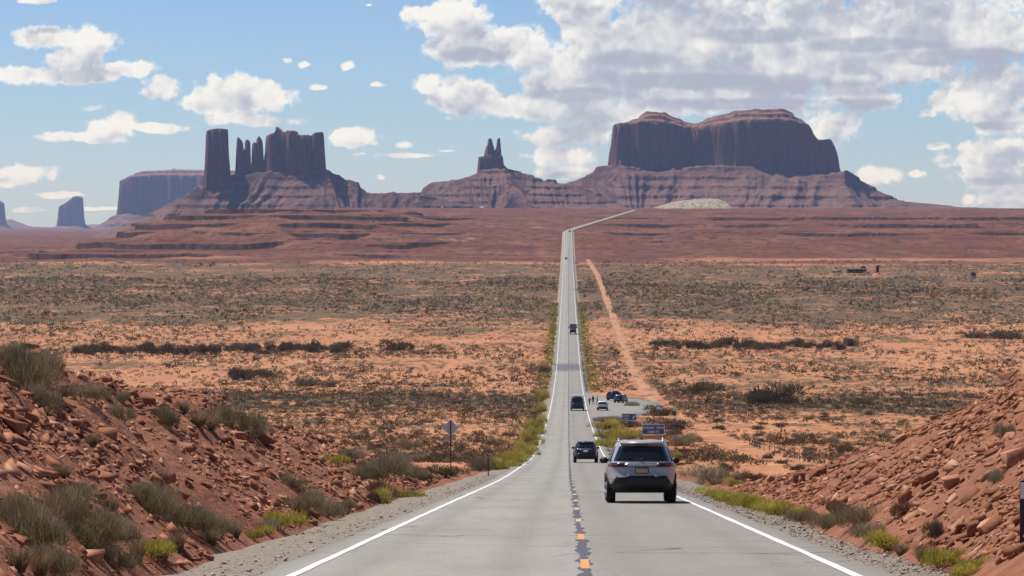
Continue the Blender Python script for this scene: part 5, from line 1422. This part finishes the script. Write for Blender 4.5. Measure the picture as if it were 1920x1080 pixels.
def marker(px, pyt, pyb, d, w, label, mat, topmat=None):
    k = d / F; x = (px - HX) * k; zg = surf(x, d); h = (HY - pyt) * k - zg
    root = empty('marker_post', (x, d, zg)); tag(root, label, 'post')
    bm = bmesh.new(); box(bm, (0, 0, h / 2 - .15), (w, .035, h + .3), None, .008); bm_obj('post', bm, mat, root)
    if topmat:
        bm = bmesh.new(); box(bm, (0, -.022, h - .11), (w * .9, .006, .18), None, .002); bm_obj('reflector', bm, topmat, root)
marker(915.5, 858, 890, 168, .06, 'thin brown marker post on the left gravel where the road straightens', RUST)
marker(1918, 901, 1090, 35.5, .07, 'dark marker post with a white top cut by the right border', simple('dark_post', (.05, .035, .04), .7), SWHITE)
# old wire fence across the flat, right
def fence():
    root = empty('wire_fence', (0, 0, 0)); tag(root, 'thin wire fence with wooden stakes crossing the orange flat before the right bank', 'fence')
    pts = [hit(px, py, 250) for px, py in zip(np.linspace(1405, 1556, 17), np.linspace(836, 880, 17))]
    tops = []
    for i, q in enumerate(pts):
        if q is None: continue
        x, d, z = q; bm = bmesh.new(); h = .85 + .12 * math.sin(i * 3.3)
        tube(bm, (x, d, z - .2), (x + .04 * math.sin(i * 1.7), d, z + h), .03, .025, 6); bm_obj('stake', bm, WOODP, root); tops.append((x, d, z + h * .85))
    bm = bmesh.new()
    for a, b in zip(tops[:-1], tops[1:]):
        for dz in (0, -.35, -.7): tube(bm, (a[0], a[1], a[2] + dz), (b[0], b[1], b[2] + dz), .006, .006, 4)
    bm_obj('wire', bm, STEEL, root)
    if root.children: 
        pass
fence()
# homestead far out on the right
TANW = simple('dusty_boards', (0.105, 0.078, 0.052), .9, 0, .2, .25, 2)
REDT = simple('rusty_red_tank', (0.12, 0.035, 0.022), .8, 0, .2, .25, 1)
def far(px, py, d):
    k = d / F; x = (px - HX) * k; return x, d, float(ground(np.array(x), np.array(float(d))))
def shed():
    d = 2010; k = d / F; x, y, z = far(1606, 525, d)
    root = empty('shed', (x, y, z)); tag(root, 'long low dusty shed on the far plain right of the road', 'shed')
    w = 36 * k; h = 7.2 * k
    bm = bmesh.new(); box(bm, (0, 0, h * .5 - .3), (w, 5, h + .6)); wl = bm_obj('wall', bm, TANW, root)
    for sx in (-.3, 0, .28):
        bm = bmesh.new(); box(bm, (sx * w, -2.52, h * .42), (1.1, .06, h * .62)); bm_obj('door', bm, TRIM, wl)
    bm = bmesh.new()
    for a in (-1, 1): box(bm, (0, a * 1.5, h + .38), (w + .6, 3.2, .12), Matrix.Rotation(a * -.25, 4, 'X'))
    bm_obj('roof', bm, WOODP, root)
    bm = bmesh.new(); box(bm, (w * .34, .2, h + .9), (w * .25, 3.0, 1.4), None, .3); bm_obj('roof_pile', bm, TANW, root)
    x, y, z = far(1645, 525, 2000); root = empty('water_tank', (x, y, z)); tag(root, 'upright rust-red water tank beside the long low shed', 'tank')
    bm = bmesh.new(); tube(bm, (0, 0, .6), (.25, 0, 4.9), 1.05, 1.05, 18); t = bm_obj('tank', bm, REDT, root)
    bm = bmesh.new(); tube(bm, (.25, 0, 4.9), (.28, 0, 5.3), 1.1, .2, 18); bm_obj('lid', bm, REDT, t)
    for a in range(4):
        bm = bmesh.new(); q = a * 1.57 + .78; tube(bm, (math.cos(q), math.sin(q), -.3), (math.cos(q) * .9, math.sin(q) * .9, .8), .1, .1, 6); bm_obj('leg', bm, RUST, root)
    x, y, z = far(1628, 527, 1990); root = empty('trailer', (x, y, z)); tag(root, 'flat white trailer between the low shed and the red tank', 'trailer')
    bm = bmesh.new(); box(bm, (0, 0, .95), (6.2, 2.2, .35), None, .05); bm_obj('bed', bm, PEARL, root)
    bm = bmesh.new(); tube(bm, (3.0, 0, .9), (4.6, 0, .7), .06, .06, 6); bm_obj('tow_bar', bm, RUST, root)
    for sx in (-.6, .6):
        for sg in (-1, 1):
            bm = bmesh.new(); tube(bm, (sx, sg * 1.0 - .1, .4), (sx, sg * 1.0 + .1, .4), .4, .4, 16); bm_obj('wheel', bm, TYRE, root)
    x, y, z = far(1569, 526, 2020); r = np.random.default_rng(4)
    V, Fc = rock_template(55, 24, .8, .8); V = V * np.array([3.3, 2.2, 1.7])
    o = np_obj('earth_mound', V, Fc, M_SAND); o.location = (x, y, z + .6); tag(o, 'tan earth mound left of the long low shed', 'mound')
    x, y, z = far(1825, 528, 1960); root = empty('hut', (x, y, z)); tag(root, 'tiny dark hut alone on the far plain near the right border', 'hut')
    bm = bmesh.new(); box(bm, (0, 0, .8), (2.8, 2.4, 2.0)); bm_obj('wall', bm, TRIM, root)
    bm = bmesh.new(); box(bm, (.2, 0, 1.95), (3.4, 2.9, .15), Matrix.Rotation(.12, 4, 'Y')); bm_obj('roof', bm, REDT, root)
shed()
def house(px, py, d, w, label):
    k = d / F; x, y, z = far(px, py, d); zb = (HY - py) * k
    root = empty('house', (x, y, min(z, zb))); tag(root, label, 'house')
    h = 3.4 * k
    bm = bmesh.new(); box(bm, (0, 0, h / 2), (w, w * .8, h)); wl = bm_obj('wall', bm, PEARL, root)
    bm = bmesh.new(); box(bm, (0, -w * .41, h * .4), (1.0, .1, h * .7)); bm_obj('door', bm, TRIM, wl)
    bm = bmesh.new()
    for a in (-1, 1): box(bm, (0, a * w * .21, h + w * .10), (w * 1.1, w * .5, .2), Matrix.Rotation(a * -.42, 4, 'X'))
    bm_obj('roof', bm, PEARL, root)
house(903, 389, 6000, 5.5, 'tiny white building on the rim below the twin-spired butte, right one')
house(829, 387.5, 6100, 4.0, 'tiny white building on the rim below the twin-spired butte, left one')
# ------------------------------------------------------------------ air
def haze():
    bm = bmesh.new()
    box(bm, (-1500, 12460, 125), (36000, 25000, 350))
    m = bpy.data.materials.new('air'); m.use_nodes = True
    t = m.node_tree; t.nodes.clear()
    out = t.nodes.new('ShaderNodeOutputMaterial'); v = t.nodes.new('ShaderNodeVolumePrincipled')
    v.inputs['Color'].default_value = HAZE_COL
    v.inputs['Density'].default_value = HAZE_DENS
    v.inputs['Absorption Color'].default_value = (1, 1, 1, 1)
    v.inputs['Anisotropy'].default_value = 0.0
    t.links.new(v.outputs[0], out.inputs['Volume'])
    o = bm_obj('haze', bm, m)
    o['kind'] = 'stuff'
HAZE_DENS = 2.9e-5; HAZE_COL = (0.38, 0.58, 1.0, 1)
haze()
